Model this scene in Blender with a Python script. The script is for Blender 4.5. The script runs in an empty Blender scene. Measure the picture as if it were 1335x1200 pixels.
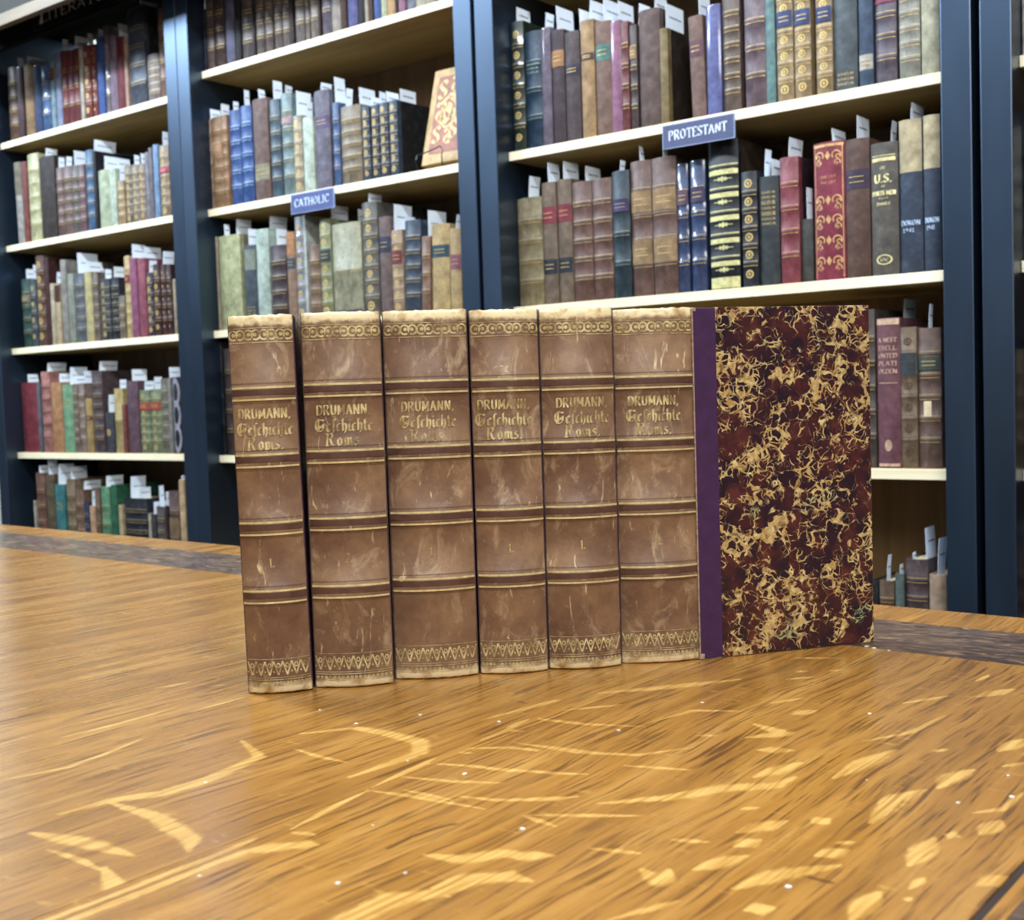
import bpy, bmesh, math, random
from mathutils import Vector, Matrix
PI = math.pi
C = bpy.context.scene.collection
scene = bpy.context.scene
CAMZ = 0.95                      # camera height above the floor

# ------------------------------------------------------------------ camera
cam_d = bpy.data.cameras.new('camera'); cam = bpy.data.objects.new('camera', cam_d); C.objects.link(cam)
right = Vector((0.78422472, 0.61961098, -0.03276911)); up = Vector((-0.00887595, 0.06401009, 0.99790978))
fwd = right.cross(up) * -1
M = Matrix((right, up, -fwd)).transposed().to_4x4(); M.translation = (0, 0, CAMZ)
cam.matrix_world = M
cam_d.sensor_fit = 'HORIZONTAL'; cam_d.sensor_width = 36; cam_d.lens = 1600 / 1335 * 36
cam_d.clip_start = 0.02
cam_d.dof.use_dof = True; cam_d.dof.focus_distance = 0.86; cam_d.dof.aperture_fstop = 17
scene.camera = cam
# ------------------------------------------------------------------ world, lamps, exposure
w = bpy.data.worlds.new('world'); scene.world = w; w.use_nodes = True
bg = w.node_tree.nodes['Background']; bg.inputs[0].default_value = (0.80, 0.88, 1.0, 1); bg.inputs[1].default_value = 0.12
def area(name, loc, target, sx, sy, power, col):
    l = bpy.data.lights.new(name, 'AREA'); l.shape = 'RECTANGLE'; l.size = sx; l.size_y = sy; l.energy = power; l.color = col
    o = bpy.data.objects.new(name, l); C.objects.link(o); o.location = loc
    d = Vector(target) - Vector(loc); o.rotation_euler = d.to_track_quat('-Z', 'Y').to_euler(); return o
area('lamp', (-4.25, 0.58, 2.74), (-3.0, 1.8, 1.4), 1.1, 0.10, 80, (0.66, 0.83, 1.0))
area('lamp', (-2.85, 0.58, 2.74), (-2.7, 1.8, 1.6), 1.1, 0.10, 56, (0.76, 0.88, 1.0))
area('lamp', (-1.45, 0.58, 2.74), (-1.4, 1.8, 1.5), 1.1, 0.10, 44, (0.80, 0.90, 1.0))
area('lamp', (-0.15, 0.58, 2.74), (-0.2, 1.8, 1.5), 1.1, 0.10, 34, (0.86, 0.93, 1.0))
area('lamp', (1.3, -1.3, 2.70), (-0.7, 0.9, 0.9), 1.6, 0.9, 104, (1.0, 0.97, 0.93))
scene.view_settings.view_transform = 'Standard'; scene.view_settings.look = 'None'
scene.view_settings.exposure = 0.0; scene.view_settings.gamma = 1; scene.view_settings.use_curve_mapping = False

# ------------------------------------------------------------------ materials
def lin(h):
    v = [int(h[i:i+2], 16) / 255 for i in (0, 2, 4)]
    return [c / 12.92 if c <= .04045 else ((c + .055) / 1.055) ** 2.4 for c in v]
class NT:
    def __init__(s, name):
        s.m = bpy.data.materials.new(name); s.m.use_nodes = True; s.t = s.m.node_tree; s.n = s.t.nodes
        s.b = s.n['Principled BSDF']
    def node(s, typ, **kw):
        n = s.n.new(typ)
        for k, v in kw.items():
            if k == 'inp':
                for a, b in v.items(): n.inputs[a].default_value = b
            else: setattr(n, k, v)
        return n
    def link(s, a, b): s.t.links.new(a, b)
    def coords(s, scale=(1, 1, 1), rnd=True, kind='Object', rot=(0, 0, 0)):
        tc = s.node('ShaderNodeTexCoord'); mp = s.node('ShaderNodeMapping'); mp.inputs['Scale'].default_value = scale; mp.inputs['Rotation'].default_value = rot
        s.link(tc.outputs[kind], mp.inputs['Vector'])
        if rnd:
            oi = s.node('ShaderNodeObjectInfo'); mu = s.node('ShaderNodeMath', operation='MULTIPLY'); mu.inputs[1].default_value = 37.0
            s.link(oi.outputs['Random'], mu.inputs[0])
            ad = s.node('ShaderNodeVectorMath', operation='ADD'); s.link(mp.outputs[0], ad.inputs[0]); s.link(mu.outputs[0], ad.inputs[1])
            return ad.outputs[0]
        return mp.outputs[0]
    def noise(s, vec, scale, detail=3, rough=.55, dist=0):
        n = s.node('ShaderNodeTexNoise'); n.inputs['Scale'].default_value = scale; n.inputs['Detail'].default_value = detail
        n.inputs['Roughness'].default_value = rough; n.inputs['Distortion'].default_value = dist; s.link(vec, n.inputs['Vector']); return n.outputs['Fac']
    def ramp(s, fac, stops, interp='LINEAR'):
        r = s.node('ShaderNodeValToRGB'); r.color_ramp.interpolation = interp; e = r.color_ramp.elements
        while len(e) < len(stops): e.new(.5)
        for i, (p, c) in enumerate(stops):
            e[i].position = p; e[i].color = (c, c, c, 1) if isinstance(c, (int, float)) else (*c, 1)
        s.link(fac, r.inputs[0]); return r.outputs[0]
    def mix(s, fac, a, b, mode='MIX'):
        m = s.node('ShaderNodeMix', data_type='RGBA', blend_type=mode)
        for sock, v in ((m.inputs[0], fac), (m.inputs[6], a), (m.inputs[7], b)):
            if hasattr(v, 'is_linked') or hasattr(v, 'links'): s.link(v, sock)
            elif isinstance(v, (int, float)): sock.default_value = v
            else: sock.default_value = (*v, 1)
        return m.outputs[2]
    def math(s, op, a, b=0.0, c=None):
        m = s.node('ShaderNodeMath', operation=op)
        for i, v in enumerate((a, b) if c is None else (a, b, c)):
            if hasattr(v, 'links'): s.link(v, m.inputs[i])
            else: m.inputs[i].default_value = v
        return m.outputs[0]
    def out(s, col, rough=.5, spec=.4, metal=0, coat=0, bump=None, bs=.3, bd=.001, coatr=.15):
        if hasattr(col, 'links'): s.link(col, s.b.inputs['Base Color'])
        else: s.b.inputs['Base Color'].default_value = (*col, 1)
        if hasattr(rough, 'links'): s.link(rough, s.b.inputs['Roughness'])
        else: s.b.inputs['Roughness'].default_value = rough
        s.b.inputs['Specular IOR Level'].default_value = spec; s.b.inputs['Metallic'].default_value = metal
        s.b.inputs['Coat Weight'].default_value = coat; s.b.inputs['Coat Roughness'].default_value = coatr
        if bump is not None:
            b = s.node('ShaderNodeBump'); b.inputs['Strength'].default_value = bs; b.inputs['Distance'].default_value = bd
            s.link(bump, b.inputs['Height']); s.link(b.outputs[0], s.b.inputs['Normal'])
        return s.m
_c = {}
def tone(hx, k=.50, sat=.86):
    c = lin(hx); g = c[0]*.3 + c[1]*.59 + c[2]*.11
    return [max(0.004, min(1, (g + (v - g) * sat) * k)) for v in c]
def book_mat(hx, jacket=False, leather=False, k=1.0):
    key = (hx, jacket, leather)
    if key in _c: return _c[key]
    n = NT('binding_' + hx); base = tone(hx)
    lo = [c * .62 for c in base]; hi = [min(1, c * 1.3 + .015) for c in base]
    v = n.coords(); f = n.noise(v, 55, 4, .65)
    col = n.ramp(f, [(.32, lo), (.52, base), (.72, hi)])
    if leather:
        f2 = n.noise(n.coords((1, 1, .35)), 120, 3, .6)
        col = n.mix(n.ramp(f2, [(.56, 0), (.72, .55)]), col, [min(1, c * 1.7 + .03) for c in base])
    _c[key] = n.out(col, .48 if leather else .66, .32, 0, .8 if jacket else 0, n.noise(v, 420, 2), .35, .0006, .12)
    return _c[key]
def plain(name, hx, rough=.5, spec=.4, metal=0, var=.25, scale=40, coat=0, rnd=True, bump=0.0):
    if name in _c: return _c[name]
    n = NT(name); b = lin(hx); v = n.coords(rnd=rnd); f = n.noise(v, scale, 4, .6)
    col = n.ramp(f, [(.3, [c * (1 - var) for c in b]), (.7, [min(1, c * (1 + var)) for c in b])])
    _c[name] = n.out(col, rough, spec, metal, coat, f if bump else None, bump); return _c[name]
def gilt(hx='c9ae70'): return plain('gilt_' + hx, hx, .42, .5, .35, .3, 160)
M_PAGES = None
def pages_mat():
    n = NT('pages'); v = n.coords((900, 12, 2)); f = n.noise(v, 1.0, 2)
    return n.out(n.ramp(f, [(.3, lin('8f8468')), (.7, lin('c9bd9c'))]), .8, .2)
M_PAGES = pages_mat()
M_SLIP = plain('slip_paper', 'e6f1ff', .7, .3, 0, .02, 30)
M_INK = plain('printed_ink', '56606e', .7, .2, 0, .1, 30)
def wood(name, a, b, scale=(3, 40, 40), rough=.5, coat=0.0):
    n = NT(name); v = n.coords(scale); f = n.noise(v, 1.0, 5, .6, .4)
    k = n.noise(n.coords((5, 14, 14)), 1.0, 2); kn = n.ramp(k, [(.74, 0), (.80, .6)])
    col = n.mix(kn, n.ramp(f, [(.3, lin(a)), (.7, lin(b))]), [c * .4 for c in lin(a)])
    return n.out(col, rough, .4, 0, coat, f, .15, .0008)
M_PINE_SHADED = wood('pine', '98804f', 'b69d6c')  # shelf pine, colour darkened to stand in for the unlit undersides
M_PINE_LIT = wood('pine_lit', 'd9cba6', 'efe5c8')  # same pine left pale for the lit front edges
M_PLY = wood('plywood_back', '6b5438', '86694a', (30, 8, 2))
M_VAL_SHADED = wood('valance_wood_shaded', '54421f', '6a5430')  # light wood with the shade over the valance put into its colour
def navy():
    n = NT('navy_satin_paint'); v = n.coords((60, 60, 2.0)); f = n.noise(v, 1.0, 4)
    g = n.noise(n.coords((8, 8, 3)), 1.0, 3)
    return n.out(n.ramp(f, [(.3, lin('04090f')), (.7, lin('070f1a'))]), n.ramp(g, [(.3, .37), (.7, .44)]), 1.0, 0, .35, f, .12, .0006, .26)
M_NAVY = navy(); M_NAVY.node_tree.nodes['Principled BSDF'].inputs['Specular Tint'].default_value = (.42, .64, 1, 1); M_NAVY.node_tree.nodes['Principled BSDF'].inputs['Specular IOR Level'].default_value = 1.0; M_NAVY.node_tree.nodes['Principled BSDF'].inputs['IOR'].default_value = 1.7

# ------------------------------------------------------------------ mesh helpers
def mk(name, verts, faces, mat, parent=None, loc=(0, 0, 0), smooth=False, sharp=None):
    me = bpy.data.meshes.new(name); me.from_pydata(verts, [], faces); me.materials.append(mat)
    bm = bmesh.new(); bm.from_mesh(me); bmesh.ops.recalc_face_normals(bm, faces=bm.faces); bm.to_mesh(me); bm.free()
    if smooth:
        me.polygons.foreach_set('use_smooth', [True] * len(me.polygons))
        if sharp: me.set_sharp_from_angle(angle=sharp)
    me.update()
    o = bpy.data.objects.new(name, me); C.objects.link(o); o.location = loc
    if parent: o.parent = parent
    return o
class MB:
    def __init__(s): s.v = []; s.f = []
    def box(s, x0, x1, y0, y1, z0, z1, bev=0):
        b = len(s.v)
        if not bev:
            s.v += [(x, y, z) for x in (x0, x1) for y in (y0, y1) for z in (z0, z1)]
            s.f += [tuple(b + i for i in q) for q in ((0, 1, 3, 2), (4, 6, 7, 5), (0, 4, 5, 1), (2, 3, 7, 6), (0, 2, 6, 4), (1, 5, 7, 3))]
        else:
            bm = bmesh.new(); bmesh.ops.create_cube(bm, size=1)
            for q in bm.verts: q.co = ((x0+x1)/2 + q.co.x*(x1-x0), (y0+y1)/2 + q.co.y*(y1-y0), (z0+z1)/2 + q.co.z*(z1-z0))
            bmesh.ops.bevel(bm, geom=bm.edges[:], offset=bev, segments=2, affect='EDGES', profile=.5)
            bm.verts.index_update(); s.v += [tuple(q.co) for q in bm.verts]
            s.f += [tuple(b + q.index for q in f.verts) for f in bm.faces]; bm.free()
    def tube(s, pts, r, n=8, closed=False):
        b = len(s.v); P = [Vector(p) for p in pts]
        for i, p in enumerate(P):
            t = (P[min(i+1, len(P)-1)] - P[max(i-1, 0)]).normalized()
            a = t.cross(Vector((0, 0, 1)) if abs(t.z) < .9 else Vector((1, 0, 0))).normalized(); c = t.cross(a)
            for k in range(n):
                q = p + a * math.cos(2*PI*k/n) * r + c * math.sin(2*PI*k/n) * r; s.v.append(tuple(q))
        for i in range(len(P)-1):
            for k in range(n): s.f.append((b+i*n+k, b+i*n+(k+1) % n, b+(i+1)*n+(k+1) % n, b+(i+1)*n+k))
        s.f.append(tuple(b+k for k in range(n))); s.f.append(tuple(b+(len(P)-1)*n+k for k in range(n)))
    def out(s, name, mat, parent=None, loc=(0, 0, 0), smooth=False, sharp=None): return mk(name, s.v, s.f, mat, parent, loc, smooth, sharp)
def empty(name, loc, rot=(0, 0, 0)):
    o = bpy.data.objects.new(name, None); C.objects.link(o); o.location = loc; o.rotation_euler = rot; o.empty_display_size = .02; return o
def tag(o, label, cat, group=None):
    o['label'] = label; o['category'] = cat
    if group: o['group'] = group
    return o
def structure(o): o['kind'] = 'structure'; return o
ORD = 'zeroth first second third fourth fifth sixth seventh eighth ninth tenth eleventh twelfth thirteenth fourteenth fifteenth sixteenth seventeenth eighteenth nineteenth twentieth twenty-first twenty-second twenty-third twenty-fourth twenty-fifth twenty-sixth twenty-seventh twenty-eighth twenty-ninth thirtieth thirty-first thirty-second thirty-third'.split()

# broad-nib lettering: strokes in a unit box, x 0..width, z 0..1 cap height
G = {
'D': (.72, [[(.08,0),(.08,1)], [(.08,1),(.45,.96),(.62,.7),(.62,.3),(.45,.04),(.08,0)]]),
'R': (.74, [[(.08,0),(.08,1)], [(.08,1),(.48,.96),(.54,.75),(.44,.54),(.1,.5)], [(.3,.5),(.62,0)]]),
'L': (.62, [[(.08,0),(.08,1)], [(0,0),(.52,0),(.54,.15)]]),
'U': (.74, [[(.08,1),(.08,.3),(.2,.03),(.45,.03),(.58,.3),(.58,1)]]),
'M': (.9, [[(.08,0),(.08,1)], [(.08,1),(.4,.2),(.72,1)], [(.72,1),(.72,0)]]),
'A': (.74, [[(0,0),(.3,1),(.62,0)], [(.14,.36),(.5,.36)]]),
'N': (.76, [[(.08,0),(.08,1)], [(.08,1),(.6,0)], [(.6,0),(.6,1)]]),
'F': (.6, [[(.08,0),(.08,1)], [(.08,1),(.48,1),(.5,.88)], [(.08,.52),(.38,.52)], [(0,0),(.2,0)]]),
'P': (.66, [[(.08,0),(.08,1)], [(.08,1),(.46,.96),(.54,.74),(.44,.5),(.1,.46)], [(0,0),(.2,0)]]),
'O': (.8, [[(.34,1),(.1,.82),(.04,.5),(.1,.18),(.34,0),(.58,.18),(.64,.5),(.58,.82),(.34,1)]]),
'T': (.68, [[(.3,0),(.3,1)], [(0,.86),(.02,1),(.58,1),(.6,.86)], [(.18,0),(.42,0)]]),
'E': (.62, [[(.08,0),(.08,1)], [(.08,1),(.48,1),(.5,.88)], [(.08,.52),(.38,.52)], [(0,0),(.48,0),(.52,.14)]]),
'S': (.6, [[(.46,.82),(.4,.97),(.2,1),(.05,.85),(.08,.65),(.42,.4),(.46,.18),(.32,.02),(.1,.02),(.02,.2)]]),
'C': (.72, [[(.58,.8),(.5,.97),(.3,1),(.1,.82),(.04,.5),(.1,.18),(.3,0),(.5,.04),(.6,.2)]]),
'H': (.76, [[(.08,0),(.08,1)], [(.6,0),(.6,1)], [(.08,.52),(.6,.52)], [(0,0),(.18,0)], [(.5,0),(.7,0)]]),
'I': (.3, [[(.1,0),(.1,1)], [(0,0),(.2,0)], [(0,1),(.2,1)]]),
'K': (.7, [[(.08,0),(.08,1)], [(.55,1),(.12,.45)], [(.25,.6),(.6,0)]]),
'.': (.26, [[(.06,.0),(.06,.1)]]), ',': (.26, [[(.1,.1),(.04,-.16)]]), ' ': (.4, []),
'1': (.34, [[(.02,.8),(.14,1),(.14,0)], [(.02,0),(.28,0)]]),
'2': (.5, [[(.03,.8),(.12,.98),(.32,.98),(.4,.78),(.3,.5),(.02,0),(.42,0)]]),
'4': (.5, [[(.32,0),(.32,1),(.02,.32),(.42,.32)]]), '9': (.5, [[(.36,.7),(.2,.5),(.05,.7),(.2,.98),(.36,.8),(.34,.3),(.1,0)]]),
'q': (.9, [[(.5,.92),(.25,1),(.08,.78),(.06,.35),(.25,.04),(.5,.02),(.68,.25),(.7,.62),(.5,.5),(.5,.3)], [(.3,.95),(.3,.1)], [(.6,.98),(.74,.86)]]),   # blackletter G
'r': (.85, [[(.12,.02),(.2,.9),(.1,.98)], [(.2,.9),(.5,1),(.62,.84),(.5,.58),(.22,.52)], [(.4,.55),(.52,.1),(.7,.02)], [(0,.06),(.24,0)]]),   # blackletter R
'e': (.42, [[(.3,.5),(.22,.64),(.06,.52),(.06,.12),(.18,0),(.32,.1)], [(.08,.34),(.3,.5)]]),
'f': (.28, [[(.1,-.1),(.1,.85),(.2,1),(.3,.92)]]),   # long s
'c': (.38, [[(.3,.58),(.14,.62),(.06,.5),(.06,.12),(.18,0),(.32,.1)]]),
'h': (.46, [[(.08,.02),(.08,1)], [(.08,.5),(.24,.64),(.36,.5),(.34,.12),(.22,-.14)]]),
'i': (.24, [[(.08,.62),(.08,.08),(.18,0)], [(.08,.84),(.1,.9)]]),
't': (.32, [[(.1,.9),(.1,.1),(.24,0)], [(0,.62),(.26,.64)]]),
'o': (.46, [[(.2,.64),(.06,.5),(.06,.14),(.2,0),(.34,.14),(.34,.5),(.2,.64)]]),
'm': (.72, [[(.06,.6),(.1,.06),(.16,0)], [(.1,.5),(.22,.62),(.32,.5),(.32,.04)], [(.34,.5),(.46,.62),(.56,.5),(.56,.1),(.66,0)]]),
's': (.4, [[(.3,.56),(.12,.62),(.06,.46),(.3,.24),(.28,.06),(.12,0),(.02,.1)]]),
}
def strokes(text, height, nib=(.07, .03), width=None, space=.06):
    """quads of every pen stroke, centred on x"""
    out = []; x = 0
    for ch in text:
        wd, st = G[ch]
        for p in st:
            for a, b in zip(p, p[1:]): out.append(((x+a[0], a[1]), (x+b[0], b[1])))
        x += wd + space
    tot = x - space; sx = height if width is None else width / tot
    q = []
    for (a, b), (c, d) in out:
        a, c = (a - tot/2) * sx, (c - tot/2) * sx; b, d = b * height, d * height
        nx, nz = nib[0] * height, nib[1] * height
        dx, dz = c - a, d - b; cr = dx * nz - dz * nx
        L = math.hypot(dx, dz) or 1
        ex, ez = dx / L * .01 * height, dz / L * .01 * height
        q.append([(a - nx - ex, b - nz - ez), (c - nx + ex, d - nz + ez), (c + nx + ex, d + nz + ez), (a + nx - ex, b + nz - ez)])
    return q

# ------------------------------------------------------------------ the room
mb = MB(); mb.box(-5.2, 3.0, -3.2, 2.4, -.04, 0)
n = NT('carpet_tile'); v = n.coords(rnd=False); f = n.noise(v, 300, 3)
structure(mb.out('floor', n.out(n.ramp(f, [(.3, lin('3c3a38')), (.7, lin('5c5852'))]), .95, .1)))
mb = MB(); mb.box(-5.2, 3.0, 2.24, 2.34, 0, 2.95); structure(mb.out('wall_back', plain('wall_plaster', 'b9b4a6', .9, .1, 0, .05, 8)))
mb = MB(); mb.box(-5.2, 3.0, -3.2, 2.4, 2.95, 3.0); structure(mb.out('ceiling', plain('ceiling_paint', 'd8d6d0', .9, .1, 0, .03, 8)))

# ------------------------------------------------------------------ bookcases
YF = 1.8; REC = .035; YB = 2.10; TOPZ = CAMZ + 1.05
def bookcase(x0, x1, zs, label, knots=()):
    t = empty('bookcase', ((x0+x1)/2, YF, 0)); ox, oy = (x0+x1)/2, YF
    tag(t, label, 'bookcase', None)
    st = .0435
    for a, b in ((x0, x0+st), (x1-st, x1)):
        m = MB(); m.box(a-ox, b-ox, 0, YB-oy, 0, TOPZ, .0015); m.out('side_panel', M_NAVY, t)
    m = MB(); m.box(x0+st-ox, x1-st-ox, YB-oy-.012, YB-oy-.002, .0, TOPZ-.02); m.out('back_panel', M_PLY, t)
    m = MB(); m.box(x0+st-ox, x1-st-ox, .02, YB-oy-.012, 0, .09); m.out('plinth', M_NAVY, t)
    m = MB(); m.box(x0-ox, x1-ox, -.12, YB-oy, TOPZ, TOPZ+.03, .002); m.out('top_board', plain('dark_matte_board', '14100e', .9, .15), t)
    m = MB(); m.box(x0+st-ox, x1-st-ox, 0, .018, TOPZ-.085, TOPZ); m.out('header_rail', plain('dark_matte_board', '14100e'), t)
    m = MB(); m.box(x0-ox, x1-ox, -.12, -.10, CAMZ+.985, TOPZ); m.out('fascia', plain('fascia_paint', '24231e', .8), t)
    m = MB(); m.box(x0-ox, x1-ox, -.12, -.10, CAMZ+.957, CAMZ+.985); m.out('valance_strip', M_VAL_SHADED, t)
    for z in zs:
        m = MB(); m.box(x0+st+.0005-ox, x1-st-.0005-ox, REC+.004, YB-oy-.013, CAMZ+z-.0165, CAMZ+z); sh = m.out('shelf', M_PINE_SHADED, t)
        m = MB(); m.box(x0+st+.0005-ox, x1-st-.0005-ox, REC, REC+.004, CAMZ+z-.0165, CAMZ+z, .0008); m.out('shelf_lit_edge', M_PINE_LIT, sh)  # front sliver of the same board, carrying the lit pine colour
    return t
bookcase(-3.268, -2.3795, (.7306, .4489, .1648, -.1254, -.415, -.72), 'navy framed pine bookcase at the far left under the black lettered header')
bookcase(-2.3785, -1.492, (.7628, .4457, .1642, -.1279, -.415, -.72), 'navy framed pine bookcase in the middle holding the cradled open-faced book')
bookcase(-1.483, -.574, (.7700, .4481, .1587, -.1375, -.43, -.72), 'navy framed pine bookcase right of centre behind the marbled cover')
bookcase(-.562, .33, (.7700, .450, .162, -.136, -.43, -.72), 'navy framed pine bookcase cut off by the right edge')

# ------------------------------------------------------------------ shelf books
def spine_profile(w, bulge, n=8):
    return [(w/2 * (-1 + 2*i/n), bulge * (abs(-1 + 2*i/n) ** 2.2)) for i in range(n+1)]
def book_mesh(w, D, H, bands, bulge, hub=.0012, bt=.0026):
    """one shell: rounded spine, raised bands, two boards open at the fore edge"""
    n = 8; prof = spine_profile(w, bulge, n)
    outer = [(-w/2, D), (-w/2, bulge + .006)] + [(x, y) for x, y in prof] + [(w/2, bulge + .006), (w/2, D)]
    bt = min(bt, w * .22)
    inner = [(w/2 - bt, D), (w/2 - bt, bulge + .006)] + [(x * (1 - 2*bt/w), y + bt) for x, y in reversed(prof)] + [(-w/2 + bt, bulge + .006), (-w/2 + bt, D)]
    zs = [(0, -.0006), (.0025, 0)]
    for f in bands:
        z = f * H
        zs += [(z - .0028, 0), (z - .0012, hub), (z + .0012, hub), (z + .0028, 0)]
    zs += [(H - .0025, 0), (H, -.0006)]
    V = []; F = []; no = len(outer); ni = len(inner)
    for z, o in zs:
        for i, (x, y) in enumerate(outer):
            s = o if 2 <= i < no - 2 else (o if abs(o) > 0 and i in () else 0)
            k = 1 - abs(x) / (w/2) * .3
            V.append((x, y - s * k, z))
        for x, y in inner: V.append((x, y, z))
    m = no + ni
    for r in range(len(zs) - 1):
        for i in range(m):
            j = (i + 1) % m; F.append((r*m+i, r*m+j, (r+1)*m+j, (r+1)*m+i))
    for r in (0, len(zs) - 1):
        b = r * m
        for i in range(no - 1):
            k0 = m - 1 - i; k1 = m - 2 - i
            F.append((b+i, b+i+1, b+k1, b+k0))
    return V, F
def on_spine(w, bulge, x, off): # y of a point on the spine surface, pushed out by off
    return bulge * (abs(2*x/w) ** 2.2) - off
def strip(V, F, w, bulge, z0, z1, off=.0004, fx=1.0, n=8, x0=None, x1=None):
    b = len(V); a0 = -w/2*fx if x0 is None else x0; a1 = w/2*fx if x1 is None else x1
    for i in range(n+1):
        x = a0 + (a1-a0)*i/n; y = on_spine(w, bulge, x, off)
        V += [(x, y, z0), (x, y, z1)]
    for i in range(n): F.append((b+2*i, b+2*i+2, b+2*i+3, b+2*i+1))
def quads_on(V, F, w, bulge, Q, z0, off=.0005, x0=0):
    for q in Q:
        b = len(V)
        for x, z in q:
            xx = max(-w/2*.98, min(w/2*.98, x + x0)); V.append((xx, on_spine(w, bulge, xx, off), z + z0))
        F.append((b, b+1, b+2, b+3))
def ring(r0, r1, n=10, sx=1, sz=1, a0=0, a1=2*PI):
    out = []
    for i in range(n):
        a, b = a0 + (a1-a0)*i/n, a0 + (a1-a0)*(i+1)/n
        out.append([(math.cos(a)*r0*sx, math.sin(a)*r0*sz), (math.cos(b)*r0*sx, math.sin(b)*r0*sz), (math.cos(b)*r1*sx, math.sin(b)*r1*sz), (math.cos(a)*r1*sx, math.sin(a)*r1*sz)])
    return out
def diamond(r, s=1.5): return [[(0, -r*s), (r, 0), (0, r*s), (-r, 0)]]
def shift(Q, dx, dz): return [[(x+dx, z+dz) for x, z in q] for q in Q]
rnd = random.Random(7)
def shelf_book(x, y, z, w, H, hx, tok, lean=0):
    t = empty('book', (x, y, z + .0004), (0, math.radians(lean), 0))
    if lean: t.location.z += abs(math.sin(math.radians(lean))) * w / 2
    T = tok.split(); nb = 0; giltc = 'c9ae70'; labels = []; side = None
    for q in T:
        if q[0] == 'b' and q[1:].isdigit(): nb = int(q[1:])
        elif q[0] == 'k': giltc = q[1:]
        elif q[0] == 's' and len(q) == 7: side = q[1:]
        elif q[0] == 'L': c, r = q[1:].split('@'); a, b = r.split('-'); labels.append((c, float(a), float(b)))
    D = min(.20, max(.10, H * .68)); bulge = min(.006, w * .16)
    bands = [(i + 1) / (nb + 1) * .92 + .05 for i in range(nb)]
    leather = nb > 0 or 'calf' in tok
    mat = book_mat(hx, 'j' in T, leather)
    V, F = book_mesh(w, D, H, bands, bulge); c = mk('cover', V, F, mat, t, smooth=True, sharp=.7)
    bt = min(.0026, w*.22)
    m = MB(); m.box(-w/2 + bt + .0001, w/2 - bt - .0001, bulge + bt + .0006, D - .003, .003, H - .003); m.out('page_block', M_PAGES, t)
    if side:
        m = MB(); m.box(w/2 - .0002, w/2 + .0002, bulge + .012, D - .0002, .0002, H - .0002); m.out('side_board', book_mat(side), t)
    for (c_, a, b) in labels:
        V, F = [], []; strip(V, F, w, bulge, a*H, b*H, .0014 if nb else .0005, .97); mk('title_label', V, F, book_mat(c_), t, smooth=True)
    V, F = [], []; g = .0016
    if nb and w > .008:
        for f in bands:
            z_ = f * H
            for dz in (-.0036, .0036): strip(V, F, w, bulge, z_ + dz - .0004, z_ + dz + .0004, .0004, .92, 6)
    if labels and w > .012:
        for (c_, a, b) in labels:
            if b - a < .2:
                hgt = (b-a)*H
                for k in (.35, .62): strip(V, F, w, bulge, (a + (b-a)*k)*H - .0005, (a + (b-a)*k)*H + .0006, g, .6, 4)
    if 'o' in T and 'W' not in T:
        ed = [0.02] + bands + [.98]
        for a, b in zip(ed, ed[1:]):
            if any(la < (a+b)/2 < lb for _, la, lb in labels): continue
            r = min(w * .26, (b-a)*H*.26)
            quads_on(V, F, w, bulge, (ring(r, r*.66, 8) + diamond(r*.35)) if w > .019 else diamond(min(r, .0024), 1.5), (a+b)/2*H, .0005)
    for q in T:
        if q.startswith('t@'):
            zc = float(q[2:]) * H
            for k in (-1, 0, 1):
                quads_on(V, F, w, bulge, strokes('TOHELN'[:max(3, int(w/.0045))], .0034, (.09, .05), w*.7), zc + k*.0075, .0005)
    if V: mk('gilt_tooling', V, F, gilt(giltc), t)['kind'] = 'stuff'
    # one-off decorations
    if 'W' in T:     # broad gold bands and lozenges
        V, F = [], []
        for f in bands:
            for a, b in ((-.0115, -.0035), (.0035, .0055)): strip(V, F, w, bulge, f*H + a, f*H + b, .0006, .98)
        strip(V, F, w, bulge, .002, .020, .0006, .98)
        ed = [.06] + bands
        for a, b in zip(ed, ed[1:]):
            for s in (1, .55): quads_on(V, F, w, bulge, shift(diamond(.0055*s, .9), 0, 0) + shift(diamond(.004*s, .9), .006, 0) + shift(diamond(.004*s, .9), -.006, 0), (a+b)/2*H + .0, .0008)
            strip(V, F, w, bulge, (a+b)/2*H - .0006, (a+b)/2*H + .0006, .0007, .62)
        quads_on(V, F, w, bulge, strokes('HOL T ALON', .0045, (.09, .05), w*.8), .79*H, .0008)
        mk('gilt_tooling', V, F, gilt('c8c48c'), t)['kind'] = 'stuff'
    if 'O' in T:
        V, F = [], []
        for i in range(3): quads_on(V, F, w, bulge, ring(w*.42, w*.26, 12, 1, 2.6), (.2 + .3*i)*H, .0006)
        mk('oval_ornament', V, F, plain('oval_grey', '7c7884', .6), t)
    if 'D' in T:     # crimson spine with gold scrollwork
        V, F = [], []
        def scroll(cx, cz, s, fl):
            Q = ring(s, s*.72, 9, fl, 1, -.6, PI*1.2) + shift(ring(s*.5, s*.28, 7, fl, 1, 0, PI*1.6), fl*s*.3, -s*.3); return shift(Q, cx, cz)
        for zc in (.14, .29, .44, .58, .9):
            for s in (-1, 1): quads_on(V, F, w, bulge, scroll(s*w*.27, zc*H, w*.15, s) + scroll(s*w*.3, zc*H - w*.22, w*.1, -s), 0, .0006)
            quads_on(V, F, w, bulge, diamond(w*.09, 1.6), zc*H, .0006)
        for s in (-1, 1): strip(V, F, w, bulge, .02*H, .98*H, .0005, 1, 2, s*w*.44 - .0005, s*w*.44 + .0005)
        strip(V, F, w, bulge, .965*H, .985*H, .0005, .96)
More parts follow.
